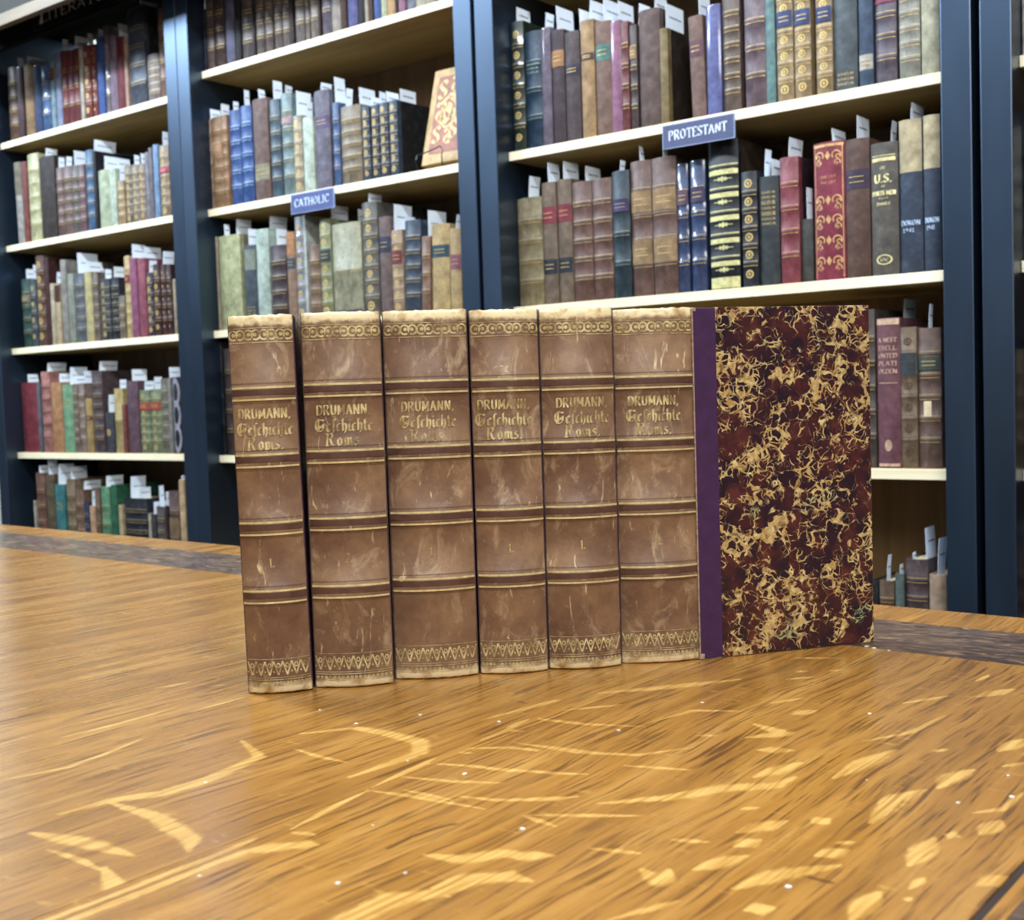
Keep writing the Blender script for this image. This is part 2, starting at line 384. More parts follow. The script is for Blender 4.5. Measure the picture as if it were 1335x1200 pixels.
        for k in (.74, .70): quads_on(V, F, w, bulge, strokes('THE LET', .0035, (.09, .05), w*.5), k*H, .0006)
        mk('gilt_tooling', V, F, gilt('c8a06c'), t)['kind'] = 'stuff'
    if 'U' in T:
        V, F = [], []
        strip(V, F, w, bulge, .86*H, .885*H, .0006, .85); strip(V, F, w, bulge, .9*H, .905*H, .0006, .85)
        quads_on(V, F, w, bulge, strokes('U.S.', .0125, (.12, .05), w*.66), .70*H, .0007)
        quads_on(V, F, w, bulge, strokes('OF', .004, (.1, .06), w*.2), .80*H, .0007)
        quads_on(V, F, w, bulge, strokes('AT', .003, (.1, .06), w*.14), .665*H, .0007)
        quads_on(V, F, w, bulge, strokes('PORTS MEN', .0065, (.13, .07), w*.86), .605*H, .0007)
        quads_on(V, F, w, bulge, strokes('REMINSCE', .005, (.13, .07), w*.82), .862*H, .0011)
        quads_on(V, F, w, bulge, strokes('ILLUS', .0025, (.1, .06), w*.36), .578*H, .0007)
        quads_on(V, F, w, bulge, strokes('DAMES', .0042, (.1, .06), w*.5), .53*H, .0007)
        quads_on(V, F, w, bulge, ring(w*.3, w*.24, 14, 1, .62) + shift(strokes('IOC', .004, (.1, .06), w*.3), 0, -.002), .12*H, .0007)
        mk('gilt_tooling', V, F, gilt('e0d49c'), t)['kind'] = 'stuff'
    if 'X' in T:
        V, F = [], []
        quads_on(V, F, w, bulge, strokes('DOKON', .0075, (.07, .045), w*.82), .315*H, .0006)
        quads_on(V, F, w, bulge, strokes('1941', .006, (.07, .045), w*.5), .27*H, .0006, -w*.08)
        mk('shelf_mark', V, F, plain('white_ink', 'b9cdea', .6), t)['kind'] = 'stuff'
    if 'T' in T:
        V, F = [], []
        for i, s in enumerate(('A NEST', 'ESELL', 'ONTED', 'PLATI', 'OLDEN')): quads_on(V, F, w, bulge, strokes(s, .0065, (.09, .05), w*.8), (.84 - .052*i)*H, .0006)
        strip(V, F, w, bulge, .565*H, .57*H, .0006, .8); strip(V, F, w, bulge, .955*H, .995*H, .0006, .96); strip(V, F, w, bulge, .01*H, .03*H, .0006, .9)
        quads_on(V, F, w, bulge, ring(.0065, 0, 12, .9, 1.4), .15*H, .0007)
        mk('gilt_tooling', V, F, gilt('c8a890'), t)['kind'] = 'stuff'
    if 'P' in T:
        V, F = [], []; strip(V, F, w, bulge, .37*H, .48*H, .0007, 1, 4, -w*.22, w*.12); mk('paper_patch', V, F, plain('patch_paper', 'c8b694', .8), t)
    return t
PHRASE = {'L': 'left bookcase', 'M': 'middle bookcase', 'R': 'right bookcase', 'Q': 'cut-off right-edge bookcase'}
LEVEL = {'1': 'top visible shelf', '2': 'second shelf', '3': 'third shelf', '4': 'fourth shelf', '5': 'lowest visible shelf'}
def slip(x, y, z, dy, hz, label, group, k):
    """z is the book's head; the card goes 15 mm down between the pages"""
    t = empty('paper_slip', (x, y, z)); tag(t, label, 'paper slip', group)
    V, F = [], []; n = 4; th = .00035; tw = rnd.uniform(-.002, .002); cu = rnd.uniform(-.0015, .003)
    for s in (0, 1):
        for i in range(n+1):
            for j in range(4):
                zz = -.015 + (hz + .015) * j / 3; f = max(0, zz) / max(hz, .01)
                V.append((s*th + f*f*cu + f*tw*(i/n - .5), dy*i/n + f*tw, zz))
    m = (n+1)*4
    for i in range(n):
        for j in range(3):
            a = i*4+j; F += [(a, a+1, a+5, a+4), (m+a, m+a+4, m+a+5, m+a+1)]
    for i in range(n):
        a = i*4; F += [(a, a+4, m+a+4, m+a), (a+3, m+a+3, m+a+7, a+7)]
    for j in range(3):
        F += [(j, m+j, m+j+1, j+1), (n*4+j, n*4+j+1, m+n*4+j+1, m+n*4+j)]
    mk('slip_card', V, F, M_SLIP, t)
    V, F = [], []; yy = dy*.18; g = 0
    zt = hz*.55
    f = zt/max(hz, .01); xo = th + f*f*cu + .0003
    while yy < dy*.82:
        L = rnd.uniform(.0025, .006); b = len(V); xx = xo + f*tw*(yy/dy - .5) + abs(tw)*.1
        V += [(xx, yy, zt - .0012), (xx, min(yy+L, dy*.9), zt - .0012), (xx, min(yy+L, dy*.9), zt + .0014), (xx, yy, zt + .0014)]; F.append((b, b+1, b+2, b+3)); yy += L + .0015
    mk('printed_line', V, F, M_INK, t)['kind'] = 'stuff'
    return t
ROWS = [
 ('L1', 0.7306, [
  (-3.1776, 1.8471, 0.0436, 0.2015, '6b4a30', 'b4', 'dark tan calf', 0, []),
  (-3.1319, 1.8435, 0.0273, 0.1923, '4a2430', 'j', 'thin maroon jacketed', 0, [(0.004, 0.015, 0.0254)]),
  (-3.0968, 1.848, 0.0416, 0.1968, '9a7440', '', 'mustard cloth', 0, [(0.0048, 0.052, 0.0193)]),
  (-3.0485, 1.8441, 0.034, 0.1809, '22406f', 'j', 'navy jacketed', 0, []),
  (-3.0091, 1.844, 0.0372, 0.1735, '48699c', 'j b3', 'mid blue jacketed', 0, []),
  (-2.9798, 1.8493, 0.0202, 0.181, '7fa0a8', 'L7a4a20@.72-.9', 'pale teal brown-labelled', 0, []),
  (-2.9496, 1.8471, 0.0255, 0.1947, '8c93b8', 'j', 'lilac jacketed', 0, []),
  (-2.9194, 1.8463, 0.0252, 0.1946, '7c3430', 'b3', 'red leather', 0, [(0.004, 0.015, 0.0303)]),
  (-2.8934, 1.8476, 0.0258, 0.1917, '7c3440', 'b3', 'plum red leather', 0, []),
  (-2.8652, 1.8469, 0.0282, 0.19, '7a342e', 'b3', 'brick red leather', 0, [(0.004, 0.0373, 0.032)]),
  (-2.8387, 1.8457, 0.0139, 0.1885, 'c9bfae', 'j', 'thin cream jacketed', 0, []),
  (-2.812, 1.8441, 0.0276, 0.1868, '8a3c38', 'b4 o', 'gilt ornamented red', 0, [(0.0121, 0.0155, 0.0314)]),
  (-2.7889, 1.8501, 0.0175, 0.1872, '863a36', 'b4 o', 'second gilt ornamented red', 0, [(0.0222, 0.015, 0.0392)]),
  (-2.7534, 1.8437, 0.027, 0.1942, '2f55a0', '', 'bright blue cloth', 0, []),
  (-2.7309, 1.8498, 0.0169, 0.2212, '8c7c84', 'j b4', 'tall brown jacketed', 0, []),
  (-2.7037, 1.8472, 0.0297, 0.1925, '8c7088', 'j', 'mauve jacketed', 0, []),
  (-2.6711, 1.8474, 0.0293, 0.1821, '7c1824', '', 'dark red cloth', 0, [(0.004, 0.0288, 0.0308)]),
  (-2.6498, 1.8498, 0.0121, 0.1783, 'bf9c84', '', 'thin tan cloth', 0, []),
  (-2.5993, 1.8443, 0.0665, 0.2389, '4a5060', 'b4 s0c0e16', 'tall thick charcoal leather', 0, [(0.0207, 0.0535, 0.0194)]),
  (-2.5382, 1.8454, 0.0463, 0.1129, '8c7c78', 'b5', 'short grey brown calf', 0, []),
  (-2.5039, 1.8495, 0.021, 0.2159, '8a6858', 'b4', 'tall russet calf', 0, []),
 ]),
 ('L2', 0.4489, [
  (-3.1635, 1.8438, 0.0315, 0.2231, 'b0aaa0', 'L8a8068@.6-1', 'grey parchment', -1.5, []),
  (-3.1324, 1.844, 0.0234, 0.2208, '8a3c34', '', 'thin rust cloth', 0, []),
  (-3.0894, 1.8437, 0.0537, 0.2353, 'c9c48f', 'b5', 'ribbed cream vellum', 0, []),
  (-3.0236, 1.8439, 0.0711, 0.2197, '3a2c26', '', 'plain dark brown', 0, [(0.004, 0.034, 0.0208)]),
  (-2.9717, 1.849, 0.0315, 0.1828, '7a5f5c', 'b5', 'first faded brown calf', 0, [(0.004, 0.0176, 0.0267)]),
  (-2.9313, 1.8461, 0.0397, 0.1809, '806660', 'b5', 'second faded brown calf', 0, [(0.004, 0.0157, 0.0244)]),
  (-2.8964, 1.8476, 0.029, 0.1782, '6c6460', 'b5', 'grey brown calf', 0, [(0.004, 0.0348, 0.0362)]),
  (-2.8611, 1.8434, 0.0281, 0.1748, '7c5c62', 'b5', 'pinkish brown calf', 0, []),
  (-2.8283, 1.8465, 0.0363, 0.2077, '4a7096', 'b5', 'blue ribbed leather', 0, []),
  (-2.8034, 1.847, 0.0123, 0.2022, '1c1c28', '', 'thin black', 0, [(0.004, 0.0628, 0.0278)]),
  (-2.7716, 1.8494, 0.05, 0.1495, 'b8c4a0', '', 'pale green vellum', 0, [(0.0086, 0.0451, 0.034)]),
  (-2.733, 1.8495, 0.0261, 0.1481, 'c8d8c0', '', 'narrow mint white vellum', 0, [(0.0185, 0.0407, 0.0273)]),
  (-2.6961, 1.8457, 0.0297, 0.1121, 'b59a70', 'b4', 'short golden calf', 0, [(0.004, 0.016, 0.0367)]),
  (-2.6667, 1.8507, 0.0278, 0.1468, '8a7c70', 'b6 o', 'first black-tooled cream', 0, []),
  (-2.6278, 1.8434, 0.0288, 0.1424, '94887a', 'b6 o', 'second black-tooled cream', 0, [(0.004, 0.015, 0.023)]),
  (-2.6008, 1.8439, 0.0241, 0.1406, '9a8478', 'b6 o', 'third black-tooled cream', 0, [(0.004, 0.015, 0.0248)]),
  (-2.5807, 1.8463, 0.0149, 0.166, '8a8a90', '', 'slim grey cloth', 0, []),
  (-2.566, 1.8475, 0.0132, 0.1751, '7d7480', '', 'slim mauve grey cloth', 0, []),
  (-2.5461, 1.847, 0.0186, 0.1795, '7fa6d0', 'j', 'light blue jacketed', 0, []),
  (-2.5182, 1.8493, 0.0361, 0.1738, 'a58f78', 'b6 Ld04a70@.62-.7 o', 'ribbed tan pink-labelled', 0, [(0.004, 0.0159, 0.0318)]),
 ]),
 ('L3', 0.1648, [
  (-3.1648, 1.8472, 0.0433, 0.1895, '2e4f45', 'b4 L8a7a60@.66-.76', 'dark green leather', 0, [(0.009, 0.0253, 0.0258)]),
  (-3.1191, 1.8433, 0.0271, 0.1855, '4c5560', 'o b3', 'slate gilt-starred', 0, [(0.0064, 0.015, 0.0358)]),
  (-3.0845, 1.8445, 0.0383, 0.2449, '6a4a3c', 'b5 o', 'tall brown gilt ornamented', 0, []),
  (-3.0557, 1.8492, 0.0181, 0.2383, '4a1c1e', '', 'tall plain maroon', 0, []),
  (-3.0306, 1.8474, 0.0187, 0.1661, 'cbb994', '', 'thin cream', 0, []),
  (-3.0021, 1.8437, 0.026, 0.1637, 'c2ab7f', 'L5a2a1a@.7-.97', 'cream russet-labelled', 0, [(0.004, 0.015, 0.0288)]),
  (-2.9735, 1.8465, 0.0257, 0.2245, '9a948a', '', 'tall pale grey', 0, []),
  (-2.9458, 1.8487, 0.0286, 0.1857, '989c8c', '', 'grey green cloth', 0, []),
  (-2.9059, 1.8484, 0.0429, 0.1823, '686e78', 'b5', 'steel grey ribbed', 0, [(0.004, 0.0606, 0.05)]),
  (-2.8625, 1.8468, 0.0317, 0.1825, 'c6b878', '', 'yellow vellum', 0, [(0.004, 0.0477, 0.0261)]),
  (-2.8334, 1.8502, 0.0254, 0.1802, '7a6a60', 'b5', 'grey brown ribbed', 0, [(0.0177, 0.0159, 0.01)]),
  (-2.7853, 1.8438, 0.0444, 0.1581, '3e434f', 'b6 o', 'tooled slate leather', 0, [(0.0093, 0.018, 0.024)]),
  (-2.7404, 1.8444, 0.0335, 0.1583, '2f3642', 'b6', 'black slate leather', 0, [(0.004, 0.0313, 0.0255)]),
  (-2.711, 1.8437, 0.0232, 0.1095, '8a7c68', 'b3', 'short drab', 0, []),
  (-2.6876, 1.8482, 0.0224, 0.2079, 'd0b47c', 'b6 L9c3040@.68-.77 o', 'cream gilt red-labelled', 0, []),
  (-2.6567, 1.8436, 0.026, 0.199, 'a0527a', '', 'magenta cloth', 0, [(0.004, 0.0403, 0.0327)]),
  (-2.628, 1.8467, 0.0302, 0.1966, 'a04c60', '', 'rose red cloth', 0, [(0.0164, 0.05, 0.0277)]),
  (-2.5993, 1.8503, 0.026, 0.1583, '44364a', 'o b5', 'short plum gilt dotted', 0, [(0.004, 0.0201, 0.0286)]),
  (-2.5615, 1.8438, 0.025, 0.1753, '4e2c30', 'b4 o', 'first oxblood gilt', 0, []),
  (-2.5393, 1.8481, 0.0182, 0.1736, '502c30', 'b4 o', 'second oxblood gilt', 0, [(0.004, 0.0318, 0.0301)]),
  (-2.5139, 1.8451, 0.0184, 0.1711, '4a3036', 'b4 o', 'third oxblood gilt', 0, []),
  (-2.4989, 1.8503, 0.0106, 0.1349, 'b8a884', '', 'thin short cream', 0, []),
 ]),
 ('L4', -0.1254, [
  (-3.1813, 1.8499, 0.0792, 0.1946, '8c2836', '', 'thick crimson cloth', 0, [(0.004, 0.0321, 0.0213)]),
  (-3.1219, 1.8451, 0.0155, 0.1929, '6b6670', '', 'thin mauve grey', 0, []),
  (-3.0875, 1.8441, 0.0421, 0.2211, 'c07c70', 'b5 k3a3030', 'salmon pink black-tooled', 0, [(0.0131, 0.0558, 0.023)]),
  (-3.0351, 1.8433, 0.0526, 0.1903, 'c48850', '', 'orange tan cloth', 0, [(0.017, 0.037, 0.0226)]),
  (-2.9837, 1.8449, 0.0479, 0.1825, '7fb284', 't@.72', 'light green cloth', 0, [(0.0154, 0.051, 0.043)]),
  (-2.9476, 1.8482, 0.0233, 0.1835, '8a7468', 'b6', 'narrow taupe ribbed', 0, [(0.004, 0.0314, 0.0204)]),
  (-2.9221, 1.8493, 0.0264, 0.1847, '9a8478', 'b5', 'dusty pink calf', 0, [(0.0158, 0.0276, 0.0303)]),
  (-2.8888, 1.8478, 0.0284, 0.1434, 'b8964e', 'L7a3040@.6-.68', 'short golden red-labelled', 0, []),
  (-2.845, 1.8457, 0.0454, 0.2145, '5e4c50', 'b6', 'dark mauve ribbed', 0, [(0.0149, 0.053, 0.024)]),
  (-2.7922, 1.844, 0.0342, 0.1056, '3f4048', 'o', 'short charcoal', 0, [(0.004, 0.017, 0.0416)]),
  (-2.752, 1.8455, 0.0371, 0.166, 'c8ae68', 'b1', 'butter yellow calf', 0, [(0.012, 0.0182, 0.0215)]),
  (-2.7245, 1.8439, 0.0133, 0.1242, '8a4840', '', 'thin rust', 0, []),
  (-2.694, 1.8478, 0.0464, 0.1838, '6c4c58', '', 'smooth plum cloth', 0, [(0.0075, 0.0434, 0.0271)]),
  (-2.6393, 1.845, 0.0419, 0.1591, '7c8a66', 'b6 o Lb8402e@.68-.8', 'first green gilt red-labelled', 0, [(0.007, 0.0273, 0.021)]),
  (-2.5936, 1.8454, 0.0443, 0.1598, '808c68', 'b6 o Lb8402e@.68-.8', 'second green gilt red-labelled', 0, [(0.004, 0.0223, 0.0285)]),
  (-2.5567, 1.8471, 0.028, 0.1852, '7c786c', 'b5', 'stone grey ribbed', 0, []),
  (-2.5356, 1.8487, 0.0124, 0.1864, '8c8880', '', 'thin silver grey', 0, [(0.004, 0.0329, 0.0244)]),
  (-2.5119, 1.8505, 0.0337, 0.1875, '17181e', 'O', 'black oval-patterned', 0, []),
 ]),
 ('L5', -0.4150, [
  (-3.1745, 1.8476, 0.0079, 0.1544, 'c8b8a0', '', 'thin pale', 0, []),
  (-3.141, 1.8451, 0.0429, 0.2325, '7a5040', 'b4', 'russet ribbed calf', 0, [(0.004, 0.0261, 0.0189)]),
  (-3.0984, 1.8478, 0.041, 0.2287, '665438', '', 'drab brown', 0, [(0.004, 0.0278, 0.0357)]),
  (-3.0447, 1.8437, 0.0452, 0.2027, '2f7f80', 't@.7', 'teal cloth', 0, [(0.004, 0.0464, 0.05)]),
  (-3.0015, 1.8508, 0.0399, 0.2176, '8a7358', 'b4', 'tan ribbed', 0, [(0.0079, 0.049, 0.0307)]),
  (-2.9539, 1.8471, 0.0364, 0.1899, '80604c', 'b4', 'red brown ribbed', 0, [(0.0192, 0.0515, 0.0212)]),
  (-2.9251, 1.8501, 0.02, 0.1554, '2c3a5a', 'b4', 'short navy', 0, []),
  (-2.8892, 1.8438, 0.0249, 0.1489, 'cf9c6c', '', 'short apricot', 0, [(0.004, 0.015, 0.0364)]),
  (-2.8626, 1.8437, 0.0211, 0.1964, '7a5c48', 'b3', 'slim brown calf', 0, []),
  (-2.8286, 1.8431, 0.0382, 0.2013, '5f9a70', 't@.6 b3', 'pale green gilt-lettered', 0, [(0.0095, 0.0509, 0.0254)]),
  (-2.7966, 1.8493, 0.0245, 0.2055, '1c6a44', '', 'deep green cloth', 0, []),
  (-2.76, 1.8432, 0.0169, 0.1551, 'c0a878', '', 'thin short buff', 0, []),
  (-2.697, 1.8443, 0.099, 0.1747, '23242e', 'b5', 'thick black leather', 0, [(0.004, 0.0445, 0.05),(0.004, 0.0352, 0.0252)]),
  (-2.6392, 1.8464, 0.0097, 0.1373, 'b8ac90', '', 'very thin cream', 0, []),
  (-2.6209, 1.8448, 0.016, 0.1362, '2c2830', '', 'thin blackish', 0, [(0.004, 0.0384, 0.0287)]),
  (-2.5934, 1.8444, 0.0317, 0.1565, '5f5450', 'b4', 'short grey brown ribbed', 0, [(0.004, 0.015, 0.0477)]),
  (-2.5732, 1.8499, 0.0075, 0.1585, '3c2026', '', 'thin short maroon', 0, [(0.004, 0.015, 0.0323)]),
  (-2.5403, 1.8457, 0.0403, 0.1962, '6e5650', 'b3 L8a6c44@.4-.66', 'brown calf ochre-panelled', 0, []),
  (-2.5084, 1.8494, 0.0214, 0.225, 'd8b27c', '', 'speckled cream', 0, [(0.004, 0.015, 0.01)]),
 ]),
 ('M1', 0.7628, [
  (-2.3299, 1.8438, 0.007, 0.1432, '1c2030', '', 'thin navy', 0, [(0.004, 0.015, 0.0218)]),
  (-2.3131, 1.844, 0.0252, 0.2124, '5c4a44', 'b4', 'dusky brown', 0, []),
  (-2.2807, 1.8437, 0.0332, 0.2082, '4a332c', 'b4', 'dark umber', 0, []),
  (-2.2439, 1.8439, 0.0299, 0.2134, '5e5a78', 'j', 'lilac grey jacketed', 0, []),
  (-2.2197, 1.849, 0.0174, 0.2005, '1c1416', '', 'black cloth', 0, []),
  (-2.1862, 1.8461, 0.0371, 0.2088, '5c504e', 'b5', 'charcoal brown ribbed', 0, []),
  (-2.163, 1.8476, 0.0079, 0.2037, '2a1a16', '', 'thin blackish brown', 0, []),
  (-2.1384, 1.8434, 0.0259, 0.2051, '655650', 'b5', 'first grey brown ribbed', 0, []),
  (-2.1128, 1.8465, 0.024, 0.2031, '6a5a54', 'b5', 'second grey brown ribbed', 0, []),
  (-2.0824, 1.847, 0.0228, 0.2091, '6e605a', 'b5', 'third grey brown ribbed', 0, []),
  (-2.0596, 1.8494, 0.0217, 0.2042, '72645c', 'b5', 'fourth grey brown ribbed', 0, []),
  (-2.0402, 1.8495, 0.0124, 0.1996, '2a1512', '', 'thin oxblood', 0, []),
  (-2.0112, 1.8457, 0.0269, 0.2077, '766a64', 'b4', 'first ash brown', 0, []),
  (-1.9906, 1.8507, 0.0132, 0.204, '7c7068', 'b4', 'second ash brown', 0, []),
  (-1.9628, 1.8434, 0.0215, 0.1953, '84766a', 'b4', 'third ash brown', 0, []),
  (-1.9467, 1.8439, 0.0071, 0.1994, '3c2214', '', 'thin chestnut', 0, []),
  (-1.9288, 1.8463, 0.0275, 0.2035, '6c6070', 'b3', 'mauve grey', 0, []),
  (-1.9012, 1.8475, 0.0255, 0.1969, 'a89c90', '', 'speckled oatmeal', 0, []),
  (-1.8775, 1.847, 0.0161, 0.1987, '4a2c14', '', 'chestnut brown', 0, []),
  (-1.8545, 1.8493, 0.0288, 0.2013, '5a5c98', 'j', 'violet blue jacketed', 0, []),
  (-1.8261, 1.8487, 0.0179, 0.194, '241420', '', 'dark plum', 0, []),
  (-1.8078, 1.8461, 0.0089, 0.1886, 'b8ac94', '', 'thin ivory', 0, []),
  (-1.7978, 1.8489, 0.0099, 0.1945, '4a2a1c', '', 'thin cocoa', 0, []),
  (-1.7825, 1.8507, 0.0195, 0.1987, '3c62a4', '', 'cobalt blue', 0, []),
  (-1.7608, 1.8484, 0.0152, 0.1925, 'c8caa0', '', 'pale lime vellum', 0, []),
  (-1.7424, 1.849, 0.0203, 0.188, 'c89c64', '', 'honey tan', 0, []),
  (-1.7253, 1.8476, 0.007, 0.1832, '4a2a20', '', 'thin dark brown', 0, []),
  (-1.7086, 1.8443, 0.0169, 0.1855, 'a0708c', '', 'orchid pink', 0, []),
  (-1.689, 1.8501, 0.0212, 0.182, '7a8090', '', 'blue grey cloth', 0, []),
  (-1.6646, 1.8508, 0.0248, 0.1833, 'c4bfa4', '', 'ivory vellum', 0, []),
  (-1.6355, 1.8481, 0.0244, 0.175, 'a8a488', '', 'pale olive vellum', 0, []),
  (-1.6091, 1.8491, 0.0261, 0.1757, '6c5c50', 'b4', 'taupe leather', 0, []),
 ]),
 ('M2', 0.4457, [
  (-2.3299, 1.8472, 0.007, 0.2088, 'b08a6c', 'b5', 'thin fawn calf', 0, [(0.004, 0.0308, 0.0235)]),
  (-2.3075, 1.8433, 0.0366, 0.2098, 'a07850', 'b6 Lc8946c@.6-.72', 'caramel calf', 0, [(0.021, 0.0245, 0.0313)]),
  (-2.2782, 1.8445, 0.0194, 0.2105, 'a87c54', 'b6', 'narrow caramel calf', 0, []),
  (-2.2492, 1.8492, 0.0373, 0.2168, '3a60a6', 'b5 kc0d8e4', 'first blue white-lined', 0, [(0.004, 0.015, 0.0197)]),
  (-2.207, 1.8474, 0.0375, 0.2198, '3a60a6', 'b5 kc0d8e4', 'second blue white-lined', 0, [(0.004, 0.015, 0.0332)]),
  (-2.1536, 1.8437, 0.0497, 0.2255, '7e6058', 'La09878@.2-.36', 'mottled mauve brown calf', 0, [(0.004, 0.02, 0.0209)]),
  (-2.1077, 1.8465, 0.0333, 0.2164, '4c6474', 'b5', 'slate blue ribbed', 0, [(0.004, 0.0261, 0.0392)]),
  (-2.0708, 1.8487, 0.0353, 0.2237, '7c9494', 'b5 Lb89aa8@.7-.78', 'grey green pink-labelled', 0, [(0.004, 0.0209, 0.0173)]),
  (-2.0366, 1.8484, 0.0273, 0.1699, 'b4a890', 'b5 o', 'cream gilt ribbed', 0, [(0.004, 0.0415, 0.05)]),
  (-2.0029, 1.8468, 0.0317, 0.1609, 'cfe0cc', '', 'mint white vellum', 0, [(0.004, 0.0162, 0.0317)]),
  (-1.9608, 1.8502, 0.0455, 0.2113, '7c7688', 's3a2820 L6c5c88@.62-.74', 'tall mauve cloth', 0, [(0.004, 0.0303, 0.0169)]),
  (-1.9101, 1.8438, 0.0187, 0.1758, '4a6a9c', 'b4', 'slim blue ribbed', 0, [(0.004, 0.0316, 0.05)]),
  (-1.8692, 1.8444, 0.0596, 0.1626, '8e7c64', 'b5 s2a2018', 'wide drab tan leather', 0, [(0.004, 0.0175, 0.0355),(0.0238, 0.0479, 0.0373)]),
  (-1.8219, 1.8437, 0.0202, 0.153, '3c4e66', 'o b6', 'first indigo star-tooled', 0, [(0.0219, 0.0272, 0.0224)]),
  (-1.8004, 1.8482, 0.0216, 0.1532, '3a465c', 'o b6', 'second indigo star-tooled', 0, [(0.0205, 0.0205, 0.0284)]),
  (-1.7709, 1.8436, 0.024, 0.1522, '3a465c', 'o b6', 'third indigo star-tooled', 0, [(0.0151, 0.0364, 0.0242)]),
  (-1.7471, 1.8467, 0.0223, 0.1532, '3c5068', 'o b6 s1a1b1e', 'fourth indigo star-tooled', 0, [(0.0258, 0.0485, 0.0259)]),
 ]),
 ('M3', 0.1642, [
  (-2.3299, 1.8499, 0.007, 0.2197, 'b0a080', '', 'thin buff leaning', 0, []),
  (-2.2826, 1.8451, 0.0749, 0.218, 'c0c48c', 's8c7c5c', 'thick lime yellow vellum', 0, [(0.004, 0.015, 0.025),(0.0172, 0.0429, 0.0349)]),
  (-2.2102, 1.8441, 0.0403, 0.1879, '46535f', 'L8c9484@.7-.95 t@.2', 'slate grey-labelled', 0, [(0.0041, 0.0223, 0.035)]),
  (-2.1654, 1.8433, 0.0421, 0.2194, 'bccfc0', '', 'tall pale mint vellum', 0, [(0.0293, 0.0502, 0.03)]),
  (-2.1152, 1.8449, 0.0515, 0.1785, '4c3c40', 'b4', 'dark mauve ribbed', 0, [(0.004, 0.0321, 0.0343)]),
  (-2.0742, 1.8482, 0.0278, 0.2033, 'a07c60', 'L4a5a68@.6-.72 Lc88a50@.75-1', 'orange-headed tan', 0, []),
  (-2.0453, 1.8493, 0.0274, 0.2338, '9a9eaa', 'b5 o j', 'silver jacketed ribbed', 0, []),
  (-2.0238, 1.8478, 0.0074, 0.2345, 'cdd4cc', 'j', 'very thin white', 0, []),
  (-1.9982, 1.8457, 0.0342, 0.167, '8a6c54', 'b4', 'short brown calf', 0, []),
  (-1.96, 1.844, 0.0336, 0.2187, '98a078', 'b6 o L38484c@.58-.7', 'olive ring-tooled', 0, [(0.0246, 0.0504, 0.0301)]),
  (-1.897, 1.8455, 0.0861, 0.2038, 'aba886', 'L6a5058@0-.1 b1', 'very thick olive parchment', 0, [(0.0435, 0.0231, 0.0315)]),
  (-1.8242, 1.8439, 0.0427, 0.2383, '6c6a64', 'b6 o', 'tall dark grey ribbed', 0, [(0.004, 0.0388, 0.0178)]),
  (-1.7857, 1.8478, 0.0331, 0.2043, '7c6460', 'L343c5c@.64-.8', 'brown navy-labelled', 0, []),
  (-1.7491, 1.845, 0.0303, 0.1734, 'b4987c', 'b6 o L8c3840@.6-.76', 'pinkish cream gilt', 0, [(0.004, 0.0528, 0.0486),(0.0266, 0.0301, 0.0273)]),
  (-1.7109, 1.8454, 0.0425, 0.1879, '3f4e62', 'b5', 'steel blue ribbed', 2.0, []),
  (-1.6755, 1.8471, 0.023, 0.152, '96705a', 'b3', 'short russet tan', 2.4, [(0.0174, 0.0538, 0.05)]),
  (-1.6377, 1.8487, 0.0472, 0.1725, 'c8a868', 'L2f5668@.62-.76', 'thick golden blue-labelled', 1.6, []),
  (-1.5975, 1.8505, 0.0281, 0.1607, 'c4a468', 'La05a70@.5-.68', 'golden pink-labelled', 0.8, [(0.0098, 0.015, 0.0264)]),
 ]),
 ('M4', -0.1279, [
  (-2.3299, 1.8476, 0.007, 0.265, '1e1e26', 'b3', 'narrow black', 0, []),
  (-2.2976, 1.8451, 0.0475, 0.249, '4c3a34', 'b4', 'dark brown ribbed', 0, []),
  (-2.2443, 1.8478, 0.0546, 0.2554, '5a4840', 'b4', 'brown ribbed', 0, []),
  (-2.1854, 1.8437, 0.0426, 0.2385, '3a3a44', '', 'charcoal cloth', 0, []),
  (-2.1366, 1.8508, 0.0537, 0.2466, '6a5040', 'b4', 'chestnut ribbed', 0, []),
  (-2.0776, 1.8471, 0.0457, 0.1621, '2a2a34', '', 'short ink blue', 0, [(0.004, 0.0314, 0.05)]),
 ]),
 ('R1', 0.4481, [
  (-1.4237, 1.8482, 0.0284, 0.2413, '26342a', 'b5 o j', 'blackish green tooled', 0, [(0.004, 0.0424, 0.0248)]),
  (-1.3904, 1.8506, 0.0371, 0.2167, '1f3e58', 'b3 k9ab0a0 t@.68', 'dark blue gilt', 0, []),
  (-1.3561, 1.8461, 0.0211, 0.2157, '76687c', 'j', 'mauve jacketed', 0, [(0.004, 0.025, 0.0257)]),
  (-1.3312, 1.8481, 0.0275, 0.2069, '4c3a42', 'Lc08850@.68-.82', 'plum tan-labelled', 0, [(0.004, 0.0535, 0.0407)]),
  (-1.2998, 1.8485, 0.0324, 0.1978, '5a4a4c', 'L3c3450@.6-.7', 'greyish plum', 0, [(0.0319, 0.0319, 0.0437)]),
  (-1.2629, 1.844, 0.0284, 0.2095, 'b8905c', 'L5a4048@.66-.72', 'golden tan calf', 0, [(0.0131, 0.049, 0.0352)]),
  (-1.2304, 1.8449, 0.0312, 0.2002, '8e6c5c', 'L4f8c84@.66-.8', 'pinkish brown teal-labelled', 0, [(0.0101, 0.0519, 0.0396)]),
  (-1.2027, 1.845, 0.021, 0.1958, 'a4688a', 'j', 'magenta jacketed', 0, [(0.0147, 0.0499, 0.035)]),
  (-1.1843, 1.8464, 0.0144, 0.1909, '7c3c3c', 'b4', 'narrow red brown', 0, []),
